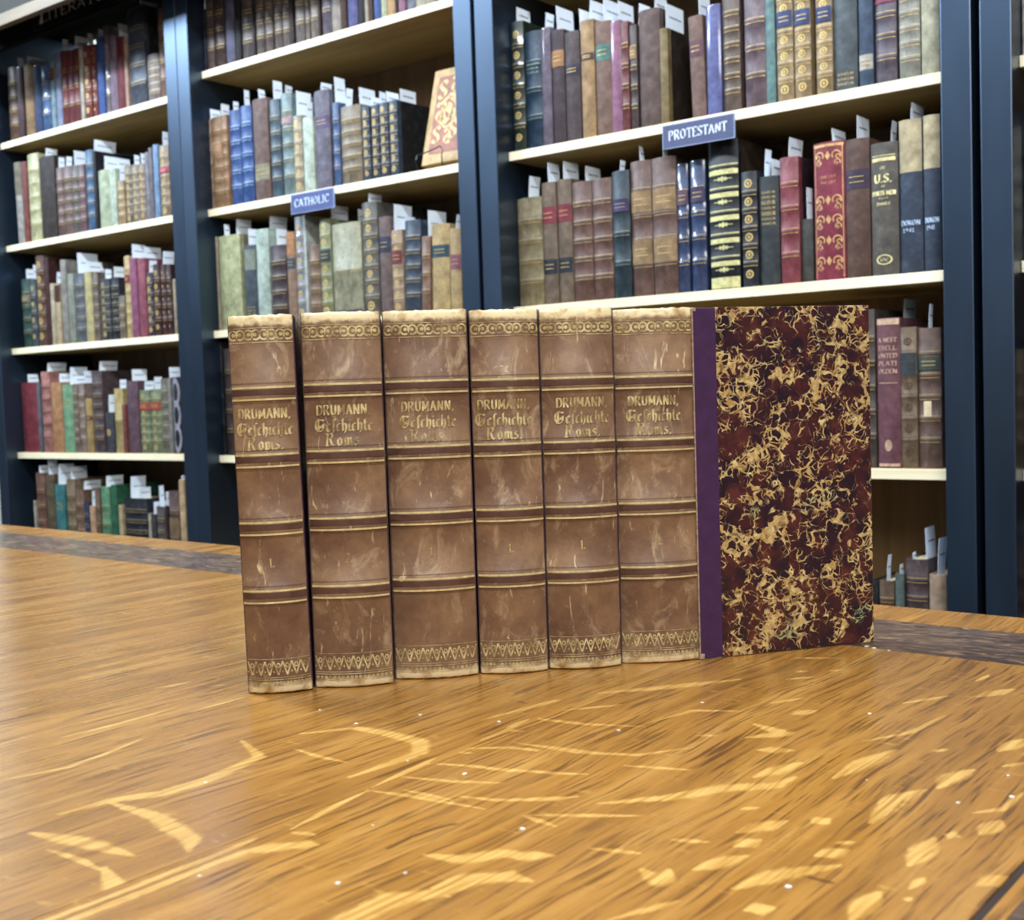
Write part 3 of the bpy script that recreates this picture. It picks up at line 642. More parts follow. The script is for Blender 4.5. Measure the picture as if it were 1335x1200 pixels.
  (-1.1692, 1.8497, 0.0147, 0.1818, '5c4c4c', 'Lb08c60@.68-.8 b4', 'grey plum ochre-labelled', 0, [(0.0217, 0.0328, 0.0389)]),
  (-1.1371, 1.849, 0.042, 0.2023, '6e5650', 's3a2a24', 'wide plain brown cloth', 0, [(0.0251, 0.0384, 0.0265)]),
  (-1.1052, 1.846, 0.0153, 0.1627, '96804c', 's2c2014', 'mottled ochre calf', 0, [(0.0116, 0.0593, 0.0411)]),
  (-1.0388, 1.8451, 0.0264, 0.1702, '8c6c60', 'L7c5060@.6-.76', 'leaning rosy brown calf', -1.6, [(0.0093, 0.0391, 0.0336)]),
  (-1.0088, 1.8434, 0.0259, 0.181, '6a72b4', 'j', 'periwinkle jacketed', 0, []),
  (-0.9776, 1.8465, 0.0311, 0.1922, '6e5a50', 'b6 s3c2018', 'brown heavy-ribbed', 0, []),
  (-0.9342, 1.8447, 0.0372, 0.1894, '76606a', 'b3', 'mauve gilt-ruled', 0, []),
  (-0.9073, 1.8478, 0.0155, 0.1913, '6f9c9c', '', 'slim pale teal', 0, []),
  (-0.8809, 1.8438, 0.0279, 0.1904, 'b09468', 'b6 o L44568c@.62-.75', 'first blue-labelled gilt calf', 0, []),
  (-0.8511, 1.8448, 0.0274, 0.1862, 'b09468', 'b6 o L44568c@.62-.75', 'second blue-labelled gilt calf', 0, []),
  (-0.8162, 1.8477, 0.0268, 0.1824, 'b09468', 'b6 o L44568c@.62-.75', 'third blue-labelled gilt calf', 0, []),
  (-0.7831, 1.8507, 0.0382, 0.1813, '5c6870', 't@.1', 'wide grey green cloth', 0, []),
  (-0.7468, 1.8447, 0.022, 0.1748, '3e5472', 'Ld8d4c8@.15-.28', 'steel blue paper-labelled', 0, []),
  (-0.7174, 1.8483, 0.0324, 0.1734, '6e6474', 'La04868@.7-1 b4', 'purple grey pink-headed', 0, []),
  (-0.6803, 1.847, 0.0316, 0.1711, '9c9c90', 'b6', 'stone grey deep-ribbed', 0, []),
  (-0.6485, 1.8456, 0.0263, 0.1654, 'c8c4a4', '', 'cream vellum end', 0, []),
 ]),
 ('R2', 0.1587, [
  (-1.4091, 1.8492, 0.0575, 0.203, '9a8a60', 'b4 j', 'wide olive tan calf', 0, [(0.004, 0.0315, 0.0374)]),
  (-1.3603, 1.846, 0.0319, 0.2247, '86705a', 'L9c3048@.66-.8 L25303f@.25-.37', 'first red-and-black-labelled calf', 0, [(0.004, 0.0378, 0.0341)]),
  (-1.3279, 1.8496, 0.0317, 0.2265, '86705a', 'L9c3048@.66-.8 L25303f@.25-.37', 'second red-and-black-labelled calf', 0, [(0.004, 0.0482, 0.0311)]),
  (-1.2888, 1.8493, 0.0426, 0.2171, '785448', 'b5 kd0b888', 'first mauve brown gilt-ruled', 0, [(0.0185, 0.0497, 0.0284)]),
  (-1.2451, 1.8494, 0.0416, 0.2169, '785448', 'b5 kd0b888', 'second mauve brown gilt-ruled', 0, []),
  (-1.2024, 1.8459, 0.0357, 0.2243, '2e4450', 'b3 L4a3868@.68-.78 k9c9c90', 'dark teal purple-labelled', 0, [(0.004, 0.015, 0.0179)]),
  (-1.1628, 1.8507, 0.0424, 0.2367, '7a5a50', 'Lb08c5c@.62-.78 Lb08c5c@.24-.42 b4', 'first two-tone calf', 0, [(0.004, 0.015, 0.0244)]),
  (-1.1131, 1.8458, 0.0478, 0.2356, '7a5a50', 'Lb08c5c@.62-.78 Lb08c5c@.24-.42 b4', 'second two-tone calf', 0, [(0.004, 0.015, 0.0188)]),
  (-1.0778, 1.8495, 0.0212, 0.2194, '2c4270', 'b4 L6c5068@.68-.8 j', 'small royal blue', 0, []),
  (-1.049, 1.8502, 0.0282, 0.2219, '304878', 'b4 L4c4068@.68-.8 j', 'larger royal blue', 0, []),
  (-0.9964, 1.8433, 0.0546, 0.2464, '1c222c', 'b5 W s3c2a18', 'broad black gold-banded', 0, []),
  (-0.9493, 1.8431, 0.0279, 0.1883, '262c3a', 'b5 o', 'narrow navy ribbed', 0, []),
  (-0.9169, 1.8474, 0.0356, 0.1771, '3c4448', 't@.8 t@.7 t@.6', 'slate green lettered cloth', 0, [(0.004, 0.0191, 0.0412),(0.004, 0.0387, 0.0264)]),
  (-0.8785, 1.8436, 0.0321, 0.2019, '9c4450', 'b4 s2c1020', 'dusty red gilt-ruled', 0, [(0.004, 0.0488, 0.0297)]),
  (-0.852, 1.8507, 0.0198, 0.1008, '4c4c46', '', 'small dark olive cloth', 0, [(0.004, 0.0202, 0.0466)]),
  (-0.8118, 1.8463, 0.0513, 0.2165, '9c2846', 'D', 'crimson scroll-tooled', 0, [(0.0196, 0.0507, 0.0231)]),
  (-0.7653, 1.8456, 0.0386, 0.2141, '6c4c40', 'L4c3c58@.64-.78', 'mottled brown calf', 0, [(0.0058, 0.0485, 0.0337)]),
  (-0.7228, 1.8467, 0.0424, 0.2021, '6a645c', 'U', 'grey brown U.S.-lettered cloth', 0, [(0.0329, 0.0221, 0.0349)]),
  (-0.6828, 1.85, 0.0354, 0.2308, '3a4a62', 'Ld6c496@.66-1 X', 'first cream-topped blue cloth', 0, [(0.0072, 0.0518, 0.0251)]),
  (-0.6486, 1.8458, 0.0253, 0.2314, '3a4a62', 'Ld6c496@.66-1 X', 'second cream-topped blue cloth', 0, []),
 ]),
 ('R3', -0.1375, [
  (-0.8266, 1.8464, 0.0391, 0.2318, '5a4638', 'b4', 'brown ribbed', 0, []),
  (-0.7863, 1.844, 0.0368, 0.2389, '3c3c40', '', 'black cloth', 0, []),
  (-0.7529, 1.8439, 0.0249, 0.2462, '5c5048', 'b5', 'umber panelled leather', 0, []),
  (-0.7199, 1.8441, 0.0365, 0.2311, '86505c', 'T', 'rose mauve gilt-lettered cloth', 0, [(0.07, 0.0549, 0.0296)]),
  (-0.6887, 1.8465, 0.0247, 0.2153, '8c7458', 'b5 L3c4a50@.66-.82 o k5a4434', 'tan black-dotted green-labelled', 0, []),
  (-0.6583, 1.8489, 0.0348, 0.2124, '7c6054', 'b5 L4c5c54@.7-.8 P', 'worn brown paper-patched', 0, [(0.004, 0.015, 0.0335)]),
 ]),
 ('R4', -0.4300, [
  (-0.7489, 1.8495, 0.0125, 0.1138, '18181e', '', 'narrow black cloth', 0, []),
  (-0.7285, 1.8466, 0.0234, 0.1157, '6a503c', 'b3', 'brown cream-headed', 0, [(0.004, 0.015, 0.0368)]),
  (-0.7082, 1.848, 0.0134, 0.1277, '5c6e68', '', 'sage grey cloth', 0, [(0.004, 0.015, 0.0138)]),
  (-0.6825, 1.8501, 0.0347, 0.1517, '5a4648', 'b4 m', 'thick mottled brown leather', 0, [(0.004, 0.015, 0.01),(0.0285, 0.044, 0.0419)]),
  (-0.6493, 1.8483, 0.0258, 0.1304, 'c0a080', '', 'beige linen', 0, [(0.004, 0.0326, 0.05)]),
 ]),
 ('Q1', 0.4500, [
  (-0.5068, 1.8441, 0.0201, 0.1399, 'cfc8bc', 'b5', 'white ribbed', 0, []),
  (-0.4829, 1.8455, 0.0244, 0.1345, '8a6c58', 'b4', 'brown ribbed', 0, []),
 ]),
 ('Q2', 0.1620, [
  (-0.5086, 1.8482, 0.0166, 0.1916, 'bdb89c', 'b4', 'cream vellum', 0, [(0.004, 0.015, 0.0178)]),
  (-0.4865, 1.8506, 0.0247, 0.1596, '6c5a50', 'b4', 'brown ribbed', 0, []),
 ]),
 ('Q3', -0.1360, [
  (-0.5111, 1.8492, 0.0116, 0.1728, '9a7a44', 'b4', 'ochre calf', 0, []),
  (-0.4898, 1.846, 0.025, 0.1881, '4c4048', '', 'dark cloth', 0, []),
 ]),
 ('Q4', -0.4300, [
  (-0.5109, 1.8464, 0.012, 0.178, '6a4838', 'b4', 'russet calf', 0, [(0.004, 0.015, 0.0364)]),
  (-0.4895, 1.844, 0.0252, 0.1972, '3c4a50', '', 'slate cloth', 0, []),
 ]),
]
FLECKS = [
 (1,[(-0.4205,0.5699),(-0.3978,0.5991)]),
 (1,[(-0.4229,0.5487),(-0.3932,0.5526),(-0.3608,0.5659)]),
 (1,[(-0.4022,0.4943),(-0.3832,0.4996)]),
 (1,[(-0.4045,0.5037),(-0.3658,0.5064),(-0.3363,0.5194),(-0.3189,0.5462)]),
 (1,[(-0.3793,0.4656),(-0.3554,0.4721),(-0.3399,0.4797)]),
 (1,[(-0.3497,0.4285),(-0.3248,0.4502)]),
 (1,[(-0.3334,0.5006),(-0.3007,0.5125)]),
 (1,[(-0.4434,0.5460),(-0.4363,0.5897)]),
 (1,[(-0.4255,0.5235),(-0.4257,0.5450)]),
 (1,[(-0.3631,0.5757),(-0.3562,0.6089),(-0.3291,0.6233)]),
 (1,[(-0.2616,0.6842),(-0.2444,0.7154)]),
 (1,[(-0.2157,0.6019),(-0.2098,0.6103)]),
 (1,[(-0.2550,0.4755),(-0.2497,0.4819)]),
 (1,[(-0.2043,0.4606),(-0.1982,0.4656)]),
 (1,[(-0.2624,0.4271),(-0.2470,0.4336)]),
 (1,[(-0.2851,0.4008),(-0.2627,0.4081)]),
 (1,[(-0.2941,0.3588),(-0.2833,0.3607)]),
 (1,[(-0.2401,0.3492),(-0.2323,0.3662),(-0.2277,0.3774)]),
 (1,[(-0.1707,0.5243),(-0.1613,0.5361),(-0.1603,0.5641)]),
 (1,[(-0.1790,0.5959),(-0.1725,0.6072)]),
 (1,[(-0.3439,0.7038),(-0.3304,0.7202)]),
 (1,[(-0.3479,0.7261),(-0.3414,0.7324)]),
 (1,[(-0.3297,0.7392),(-0.3237,0.7465)]),
 (1,[(-0.3256,0.6456),(-0.3148,0.6668)]),
 (1,[(-0.2432,0.7572),(-0.2415,0.7783)]),
 (1,[(-0.3287,0.5653),(-0.3191,0.5712)]),
 (1,[(-0.3662,0.7618),(-0.3395,0.7771)]),
 (1,[(-0.2507,0.6010),(-0.2364,0.6284),(-0.2327,0.6712)]),
 (1,[(-0.1637,0.4328),(-0.1628,0.4463)]),
 (1,[(-0.1617,0.4217),(-0.1595,0.4253)]),
 (1,[(-0.3288,0.4188),(-0.2861,0.4453)]),
 (1,[(-0.3317,0.4169),(-0.3102,0.4137)]),
 (2,[(-0.3115,0.4481),(-0.2893,0.4718),(-0.2752,0.4969),(-0.2571,0.5119),(-0.2545,0.5290)]),
 (2,[(-0.4252,0.6151),(-0.3962,0.6494),(-0.3688,0.6892)]),
 (2,[(-0.3131,0.6016),(-0.2905,0.5932),(-0.3044,0.5760)]),
 (2,[(-0.3039,0.6308),(-0.2964,0.6451)]),
 (2,[(-0.2891,0.5592),(-0.2740,0.5678)]),
 (2,[(-0.2706,0.5188),(-0.2618,0.5509)]),
 (2,[(-0.2386,0.5371),(-0.2366,0.5668),(-0.2311,0.5954)]),
 (2,[(-0.2304,0.7206),(-0.2180,0.7495)]),
 (2,[(-0.1935,0.5492),(-0.1936,0.5678),(-0.1889,0.5839)]),
 (2,[(-0.2016,0.4900),(-0.2043,0.5233),(-0.1976,0.5434)]),
 (2,[(-0.1594,0.5014),(-0.1577,0.5214)]),
 (2,[(-0.1881,0.6200),(-0.1836,0.6467)]),
 (2,[(-0.1716,0.4540),(-0.1734,0.4870)]),
 (2,[(-0.1710,0.4938),(-0.1664,0.4942)]),
 (2,[(-0.2218,0.4769),(-0.2183,0.4847)]),
 (2,[(-0.2423,0.4498),(-0.2324,0.4728)]),
 (2,[(-0.2365,0.4354),(-0.2310,0.4467)]),
 (2,[(-0.2050,0.4437),(-0.1974,0.4561)]),
 (2,[(-0.2380,0.4053),(-0.2278,0.4287)]),
 (2,[(-0.2169,0.3972),(-0.2090,0.4178),(-0.1935,0.4395)]),
 (2,[(-0.3077,0.3759),(-0.2920,0.3862)]),
 (2,[(-0.2548,0.3941),(-0.2427,0.3886),(-0.2461,0.3999)]),
 (2,[(-0.2041,0.3833),(-0.1969,0.3901)]),
 (2,[(-0.1706,0.3962),(-0.1716,0.4233)]),
 (2,[(-0.1440,0.4502),(-0.1369,0.4636)]),
 (1,[(-0.4147,0.4277),(-0.3888,0.4358),(-0.3657,0.4477)]),
 (1,[(-0.4132,0.4040),(-0.3910,0.4089),(-0.3494,0.4141)]),
 (1,[(-0.3999,0.4137),(-0.3707,0.4150)]),
 (1,[(-0.3728,0.4206),(-0.3528,0.4266),(-0.3307,0.4427),(-0.3260,0.4506)]),
 (1,[(-0.4177,0.4512),(-0.3973,0.4595),(-0.3746,0.4643),(-0.3412,0.4798)]),
 (1,[(-0.4187,0.4811),(-0.4004,0.4950),(-0.3815,0.4981)]),
 (1,[(-0.3991,0.5032),(-0.3558,0.5122)]),
 (1,[(-0.4215,0.5470),(-0.3844,0.5540)]),
 (1,[(-0.3466,0.3065),(-0.3219,0.3136),(-0.3050,0.3318),(-0.2993,0.3332)]),
 (1,[(-0.4978,0.4317),(-0.4752,0.4289),(-0.4554,0.4297)]),
 (1,[(-0.4477,0.5293),(-0.4381,0.5897)]),
 (1,[(-0.4021,0.3454),(-0.3907,0.3495)]),
 (1,[(-0.4172,0.4738),(-0.4103,0.4767)]),
 (1,[(-0.4230,0.5194),(-0.4123,0.5233)]),
 (2,[(-0.3361,0.3582),(-0.3195,0.3633),(-0.3119,0.3759),(-0.2925,0.3858)]),
 (2,[(-0.3108,0.3357),(-0.3070,0.3487),(-0.2929,0.3595),(-0.2842,0.3613)]),
 (2,[(-0.3333,0.2933),(-0.3116,0.3056)]),
 (2,[(-0.5167,0.4535),(-0.4984,0.4785),(-0.4783,0.4800),(-0.4483,0.4776),(-0.4353,0.4634),(-0.4348,0.4404),(-0.4365,0.4130)]),
 (2,[(-0.3917,0.3361),(-0.3817,0.3412)]),
 (2,[(-0.5110,0.3018),(-0.5080,0.3263),(-0.4958,0.3460),(-0.4941,0.3718),(-0.5018,0.4119),(-0.5345,0.4264)]),
 (2,[(-0.5050,0.3244),(-0.4699,0.3249),(-0.4323,0.3155),(-0.4220,0.3066)]),
 (2,[(-0.4031,0.3190),(-0.3858,0.3397)]),
 (2,[(-0.5004,0.2808),(-0.4708,0.2870),(-0.4373,0.2903)]),
 (1,[(-0.4761,0.2740),(-0.4517,0.2749),(-0.4325,0.2731)]),
 (1,[(-0.4075,0.3071),(-0.4100,0.3333)]),
 (1,[(-0.5830,0.3152),(-0.5738,0.3455),(-0.5805,0.3773),(-0.5868,0.3993)]),
 (1,[(-0.6294,0.3729),(-0.6265,0.4081),(-0.6291,0.4554)]),
 (1,[(-0.6834,0.4738),(-0.6766,0.4999)]),
 (1,[(-0.6101,0.4480),(-0.6122,0.4918)]),
 (1,[(-0.6561,0.4972),(-0.6505,0.5078)]),
 (2,[(-0.4051,0.2756),(-0.3759,0.2842),(-0.3467,0.2913)]),
 (2,[(-0.4363,0.2757),(-0.4072,0.2633),(-0.4145,0.2498)]),
 (2,[(-0.3450,0.3049),(-0.3229,0.3134),(-0.3073,0.3302),(-0.2951,0.3648)]),
 (3,[(-0.3537,0.3550),(-0.3547,0.3699),(-0.3529,0.3825),(-0.3496,0.3923)]),
 (3,[(-0.4552,0.5730),(-0.4489,0.5717)]),
 (3,[(-0.1985,0.4225),(-0.1891,0.4222)]),
 (1,[(-0.4054,0.3482),(-0.4152,0.4059)]),
 (1,[(-0.4154,0.4078),(-0.4216,0.4625)]),
 (1,[(-0.4221,0.4964),(-0.4226,0.5334)]),
]

DONE = {}
for code, z, books in ROWS:
    where = LEVEL[code[1]] + ' of ' + PHRASE[code[0]]
    for i, (x, y, wd, H, hx, tok, desc, lean, slips) in enumerate(books):
        o = shelf_book(x, y, CAMZ + z, wd, H, hx, tok, lean)
        desc_ = desc if not desc.endswith(('calf', 'cloth', 'leather', 'vellum')) else desc
        tag(o, '%s book, %s from left, %s' % (desc_, ORD[i+1], where), 'book', 'books on the ' + where)
        for k, (y0, dy, hz) in enumerate(slips):
            lb = 'white paper slip in %s book from left, %s' % (ORD[i+1], where)
            if len(slips) > 1: lb = ('front ' if k == 0 else 'rear ') + lb
            xs = (k - .5) * wd * .35 if len(slips) > 1 else 0
            slip(x + xs, y + y0, CAMZ + z + H - .002, dy, hz * 1.12 + .001, lb, 'paper slips in books on the ' + where, k)

# decorated book standing in a wire cradle at the end of the middle bookcase
t = empty('book', (-1.640, 1.862, CAMZ + .4457 + .014), (math.radians(-15), 0, math.radians(0)))
tag(t, 'gilt-scrolled red and tan book resting face-out in a black wire cradle', 'book')
bw, bh, bd = .143, .205, .028
m = MB(); m.box(-.045, bw-.045, 0, .003, 0, bh, .001); cov = m.out('front_board', None or plain('tan_board', '9a7c48', .5, .4, 0, .3, 60), t)
m = MB(); m.box(-.045, bw-.045, bd-.003, bd, 0, bh, .001); m.out('back_board', plain('tan_board', '9a7c48'), t)
m = MB(); m.box(-.0455, -.0425, 0, bd, 0, bh, .001); m.out('spine', plain('tan_board', '9a7c48'), t)
m = MB(); m.box(-.042, bw-.049, .003, bd-.003, .003, bh-.003); m.out('page_block', M_PAGES, t)
V, F = [], []
def flat(Q, dx, dz, off=-.0006):
    for q in Q:
        b = len(V)
        for x, z in q: V.append((x+dx, off, z+dz))
        F.append((b, b+1, b+2, b+3))
flat([[(-.030, .022), (.090, .022), (.090, .188), (-.030, .188)]], 0, 0)
mk('red_panel', V, F, plain('faded_red', '7c4228', .5, .4, 0, .35, 50), t)
V, F = [], []
for (cx, cz, h, mx) in ((-.014, .045, .034, 1), (.012, .04, .03, -1), (.03, .05, .036, 1), (-.016, .09, .04, -1), (.028, .09, .044, -1), (-.012, .14, .038, 1), (.016, .15, .034, -1), (.036, .14, .04, 1), (.06, .06, .05, 1), (.062, .12, .05, -1), (.008, .085, .06, 1)):
    flat([[(x*mx, z) for x, z in q] for q in strokes('S', h, (.09, .06), h*.62)], cx, cz, -.0009)
flat(ring(.012, .008, 12, 1, 1.7), .008, .108, -.0009); flat(ring(.022, .019, 14, 1, 1.6), .008, .108, -.0009)
mk('gilt_scrollwork', V, F, gilt('8a7242'), t)
t = empty('book_cradle', (-1.640, 1.845, CAMZ + .4457)); tag(t, 'black bent wire cradle propping up the gilt-scrolled tan book', 'book stand')
for nm, xx in (('prong', -.038), ('prong', .030)):
    m = MB(); m.tube([(xx, -.002, .032), (xx, -.006, .022), (xx, -.004, .004), (xx, .01, .003), (xx, .05, .003), (xx, .09, .004), (xx, .10, .12)], .0014, 6); m.out(nm, plain('black_wire', '0c0c0e', .35), t)
m = MB(); m.tube([(-.038, -.003, .032), (-.02, -.004, .033), (.0, -.004, .036), (.016, -.003, .040), (.024, -.003, .042), (.030, -.002, .034)], .0013, 6); m.out('front_lip', plain('black_wire', '0c0c0e'), t)
m = MB(); m.tube([(-.038, .09, .004), (.030, .09, .004)], .0014, 6); m.out('cross_bar', plain('black_wire', '0c0c0e'), t)
slip(-1.598, 1.915, CAMZ + .4457 + .212, .05, .018, 'white paper slip rising from the cradled gilt-scrolled tan book', None, 0)

# ------------------------------------------------------------------ shelf signs
def sign(x0, x1, z0, z1, y, text, label, face, edge, ink):
    t = empty('shelf_sign', ((x0+x1)/2, y, CAMZ + (z0+z1)/2)); tag(t, label, 'sign'); W = (x1-x0)/2; Hh = (z1-z0)/2
    m = MB(); m.box(-W, W, -.0015, .0015, -Hh, Hh); m.out('sign_card', plain('sign_edge_' + edge, edge, .5, .4, 0, .05), t)
    m = MB(); m.box(-W+.0013, W-.0013, -.0019, -.0012, -Hh+.0013, Hh-.0013); m.out('sign_face', plain('sign_face_' + face, face, .5, .4, 0, .08), t)
    V, F = [], []
    for q in strokes(text, Hh*.78, (.075, .03), W*1.62, .08):
        b = len(V); V.extend((x, -.0024, z - Hh*.34) for x, z in q); F.append((b, b+1, b+2, b+3))
    mk('lettering', V, F, plain('sign_ink_' + ink, ink, .5), t)
    m = MB(); m.box(-W*.5, W*.5, .0016, .008, Hh-.002, Hh+.0006); m.out('hanger', plain('sign_edge_' + edge, edge), t)
    return t
sign(-1.0973, -.9610, .4015, .4415, YF + REC - .010, 'PROTESTANT', 'small grey blue sign lettered PROTESTANT clipped to the shelf edge', '454d6c', '97a4c8', 'd5def4')
sign(-2.0356, -1.9015, .3996, .4415, YF + REC - .010, 'CATHOLIC', 'small grey blue sign lettered CATHOLIC clipped to the shelf edge', '434d78', '93a2cc', 'c9d8f4')
t = sign(-2.955, -2.515, .966, 1.024, YF - .0095, 'LITERATURE', 'black header sign lettered LITERATURE above the left bookcase', '0c0c10', '15151a', 'ffffff')
t.children[2].location.x = .018; t.children[2].scale = (.86, 1, .86)
V, F = [], []
for i in range(5):
    for q in ring(.0105 - .0014*i, 0, 8, 1, .3): b = len(V); V.extend((x - .178 + .001*i, -.0026, z - .010 + i*.0055) for x, z in q); F.append((b, b+1, b+2, b+3))
mk('emblem', V, F, plain('sign_ink_ffffff', 'ffffff'), t)

# ------------------------------------------------------------------ oak table
TZ = CAMZ - .187
table = empty('table', (-1.1, .45, 0)); tag(table, 'polished quartersawn oak table with dark inlaid border under the seven-inch row of volumes', 'table')
table['label'] = 'polished golden oak table with dark inlaid border carrying the row of old volumes'
def oak(name, flk=True, dark=False):
    n = NT(name)
    if dark:
        v = n.coords((45, 130, 20), kind='Object', rot=(0, 0, .12)); f = n.noise(v, 1.0, 5, .7, 1.2); g = n.noise(n.coords((30, 160, 20)), 1.0, 4, .7)
        col = n.ramp(f, [(.36, lin('33261f')), (.52, lin('5c483c')), (.6, lin('7d6856')), (.68, lin('b0844c'))])
        return n.out(col, n.ramp(g, [(.3, .25), (.7, .5)]), .5, 0, .35, g, .2, .0006)
    tc = n.coords((1, 1, 1), kind='Object')
    warp = n.node('ShaderNodeTexNoise'); warp.inputs['Scale'].default_value = 6; warp.inputs['Detail'].default_value = 2; n.link(tc, warp.inputs['Vector'])
    sc = n.node('ShaderNodeVectorMath', operation='SCALE'); sc.inputs[3].default_value = .018; n.link(warp.outputs['Color'], sc.inputs[0])
    ad = n.node('ShaderNodeVectorMath', operation='ADD'); n.link(tc, ad.inputs[0]); n.link(sc.outputs[0], ad.inputs[1])
    def mapped(s):
        mp = n.node('ShaderNodeMapping'); mp.inputs['Scale'].default_value = s; n.link(ad.outputs[0], mp.inputs['Vector']); return mp.outputs[0]
    pore = n.math('MINIMUM', n.noise(mapped((300, 13, 1)), 1.0, 2, .6), n.math('ADD', n.noise(mapped((620, 24, 1)), 1.0, 2, .5), .03)); band = n.noise(mapped((60, 2.2, 1)), 1.0, 4, .6); big = n.noise(tc, 5, 3)
    col = n.ramp(band, [(.28, lin('8c6026')), (.5, lin('ae7b36')), (.72, lin('c7964e'))])
    col = n.mix(n.ramp(pore, [(.33, .9), (.47, 0)]), col, lin('64411c'))
    col = n.mix(n.ramp(big, [(.35, .35), (.6, 0)]), col, lin('906433'))
    if flk:
        at = n.node('ShaderNodeAttribute', attribute_name='fleck')
        nz = n.noise(mapped((330, 120, 1)), 1.0, 4, .7); e = n.math('ADD', at.outputs['Fac'], n.math('MULTIPLY', n.math('SUBTRACT', nz, .5), .8))
        m1 = n.ramp(e, [(.30, 0), (.62, 1)])
        small = n.noise(mapped((45, 150, 1)), 1.0, 3, .6); m2 = n.ramp(small, [(.64, 0), (.72, .4)])
        col = n.mix(m2, col, lin('d8a858')); col = n.mix(n.math('MULTIPLY', m1, .84), col, n.mix(n.ramp(pore, [(.35, 0), (.55, 1)]), lin('ba883c'), lin('e8bc6c')))
    if flk:
        col = n.mix(n.ramp(n.math('SUBTRACT', n.math('MULTIPLY', at.outputs['Fac'], -1), n.math('MULTIPLY', nz, .2)), [(.1, 0), (.4, .8)]), col, lin('5a3a1c'))
    rr = n.ramp(n.noise(mapped((40, 6, 1)), 1.0, 4), [(.3, .20), (.7, .34)])
    return n.out(col, rr, .5, 0, .35, pore, .25, .0004, .18)
M_OAK = oak('quartersawn_oak'); M_OAK2 = oak('oak_edging', False); M_BURL = oak('walnut_inlay', False, True)
def far(x): return .966 - .035 * x
XS = [-.1372, -.415, -.693, -.971, -1.249, -1.527, -1.805, -2.083]
SEG = [(w_, P) for w_, P in FLECKS]
import numpy as np
def plank(x0, x1, k):
    g = .0004; fine = k < 3; y0, y1 = (.12, None); dx = .0013 if fine else .02
    nx = max(2, int((x1-x0)/dx)); xs = np.linspace(x0+g, x1-g, nx+1)
    yb = far(xs) - .160 - g
    ys = np.concatenate([[-.22], np.linspace(.22 if k else .32, .80, 380 if fine else 20)]); ny = len(ys)
    X = np.repeat(xs[:, None], ny+1, 1); Y = np.concatenate([np.repeat(ys[None], nx+1, 0), yb[:, None]], 1)
    V = np.stack([X + 1.1, Y - .45, np.full_like(X, TZ)], -1).reshape(-1, 3)
    ny += 1; idx = np.arange((nx+1)*ny).reshape(nx+1, ny)
    Fa = np.stack([idx[:-1, :-1], idx[1:, :-1], idx[1:, 1:], idx[:-1, 1:]], -1).reshape(-1, 4).tolist()
    base = len(V); rim = list(idx[:, 0]) + list(idx[-1, 1:]) + list(idx[:-1, -1][::-1]) + list(idx[0, 1:-1][::-1])
    low = V[rim].copy(); low[:, 2] -= .024; VV = np.concatenate([V, low]).tolist(); R_ = len(rim)
    Fa += [(rim[i], base+i, base+(i+1) % R_, rim[(i+1) % R_]) for i in range(R_)]; Fa.append([base+i for i in range(R_)])
    me = bpy.data.meshes.new('plank'); me.from_pydata(VV, [], Fa); me.materials.append(M_OAK)
    fl = np.zeros(len(VV))
    if fine:
        px, py = X.reshape(-1), Y.reshape(-1); acc = np.zeros(len(px))
        for w_, P in SEG:
            if w_ == 3: continue
            if max(p[0] for p in P) < x0 - .01 or min(p[0] for p in P) > x1 + .01: continue
            r = {1: .0011, 2: .0027}[w_]; N = len(P) - 1
            for i, (a, b) in enumerate(zip(P, P[1:])):
                ax, ay = a; bx, by = b; L2 = (bx-ax)**2 + (by-ay)**2 + 1e-9
                t_ = np.clip(((px-ax)*(bx-ax) + (py-ay)*(by-ay)) / L2, 0, 1)
                d_ = np.hypot(px-ax-t_*(bx-ax), py-ay-t_*(by-ay)); s = (i + t_) / N
                rr = r * (.35 + 1.3 * np.sin(np.clip(s, .02, .98) * PI))
                acc = np.maximum(acc, np.clip(1 - d_ / (2*rr), 0, 1))
        for w_, P in SEG:
            if w_ != 3: continue
            for (ax, ay), (bx, by) in zip(P, P[1:]):
                t_ = np.clip(((px-ax)*(bx-ax) + (py-ay)*(by-ay)) / ((bx-ax)**2 + (by-ay)**2 + 1e-9), 0, 1)
                d_ = np.hypot(px-ax-t_*(bx-ax), py-ay-t_*(by-ay)); k_ = np.clip(1 - d_/.0018, 0, 1); acc = np.where(k_ > .05, -k_, acc)
        fl[:len(acc)] = acc
    at = me.attributes.new('fleck', 'FLOAT', 'POINT'); at.data.foreach_set('value', fl.astype(np.float32))
    me.update(); o = bpy.data.objects.new('plank', me); C.objects.link(o); o.parent = table
for k, (b, a) in enumerate(zip(XS, XS[1:])): plank(a, b, k)
def slab(name, quad, mat, z0, z1):
    V = [(x+1.1, y-.45, z) for z in (z0, z1) for x, y in quad]; n_ = len(quad)
    F = [tuple(range(n_)), tuple(range(n_, 2*n_))] + [(i, (i+1) % n_, n_+(i+1) % n_, n_+i) for i in range(n_)]
    return mk(name, V, F, mat, table)
xl, xr = -2.18, .045; xb = -.1272
def fy(x, o): return (x, far(x) - o)
slab('inlay_strip', [fy(-2.083, .1598), fy(xb+.095, .1598), fy(xb+.095, .060), fy(-2.083, .060)], M_BURL, TZ-.024, TZ+.00002)
slab('inlay_strip', [(xb, -.22), (xb+.095, -.22), fy(xb+.095, .1600), fy(xb, .1600)], M_BURL, TZ-.024, TZ+.00001)
slab('stringing_line', [(-.1370, -.22), (-.1340, -.22), fy(-.1340, .1600), fy(-.1370, .1600)], plain('ebony_line', '3c302c', .3, .5, 0, .2), TZ-.024, TZ-.0002)
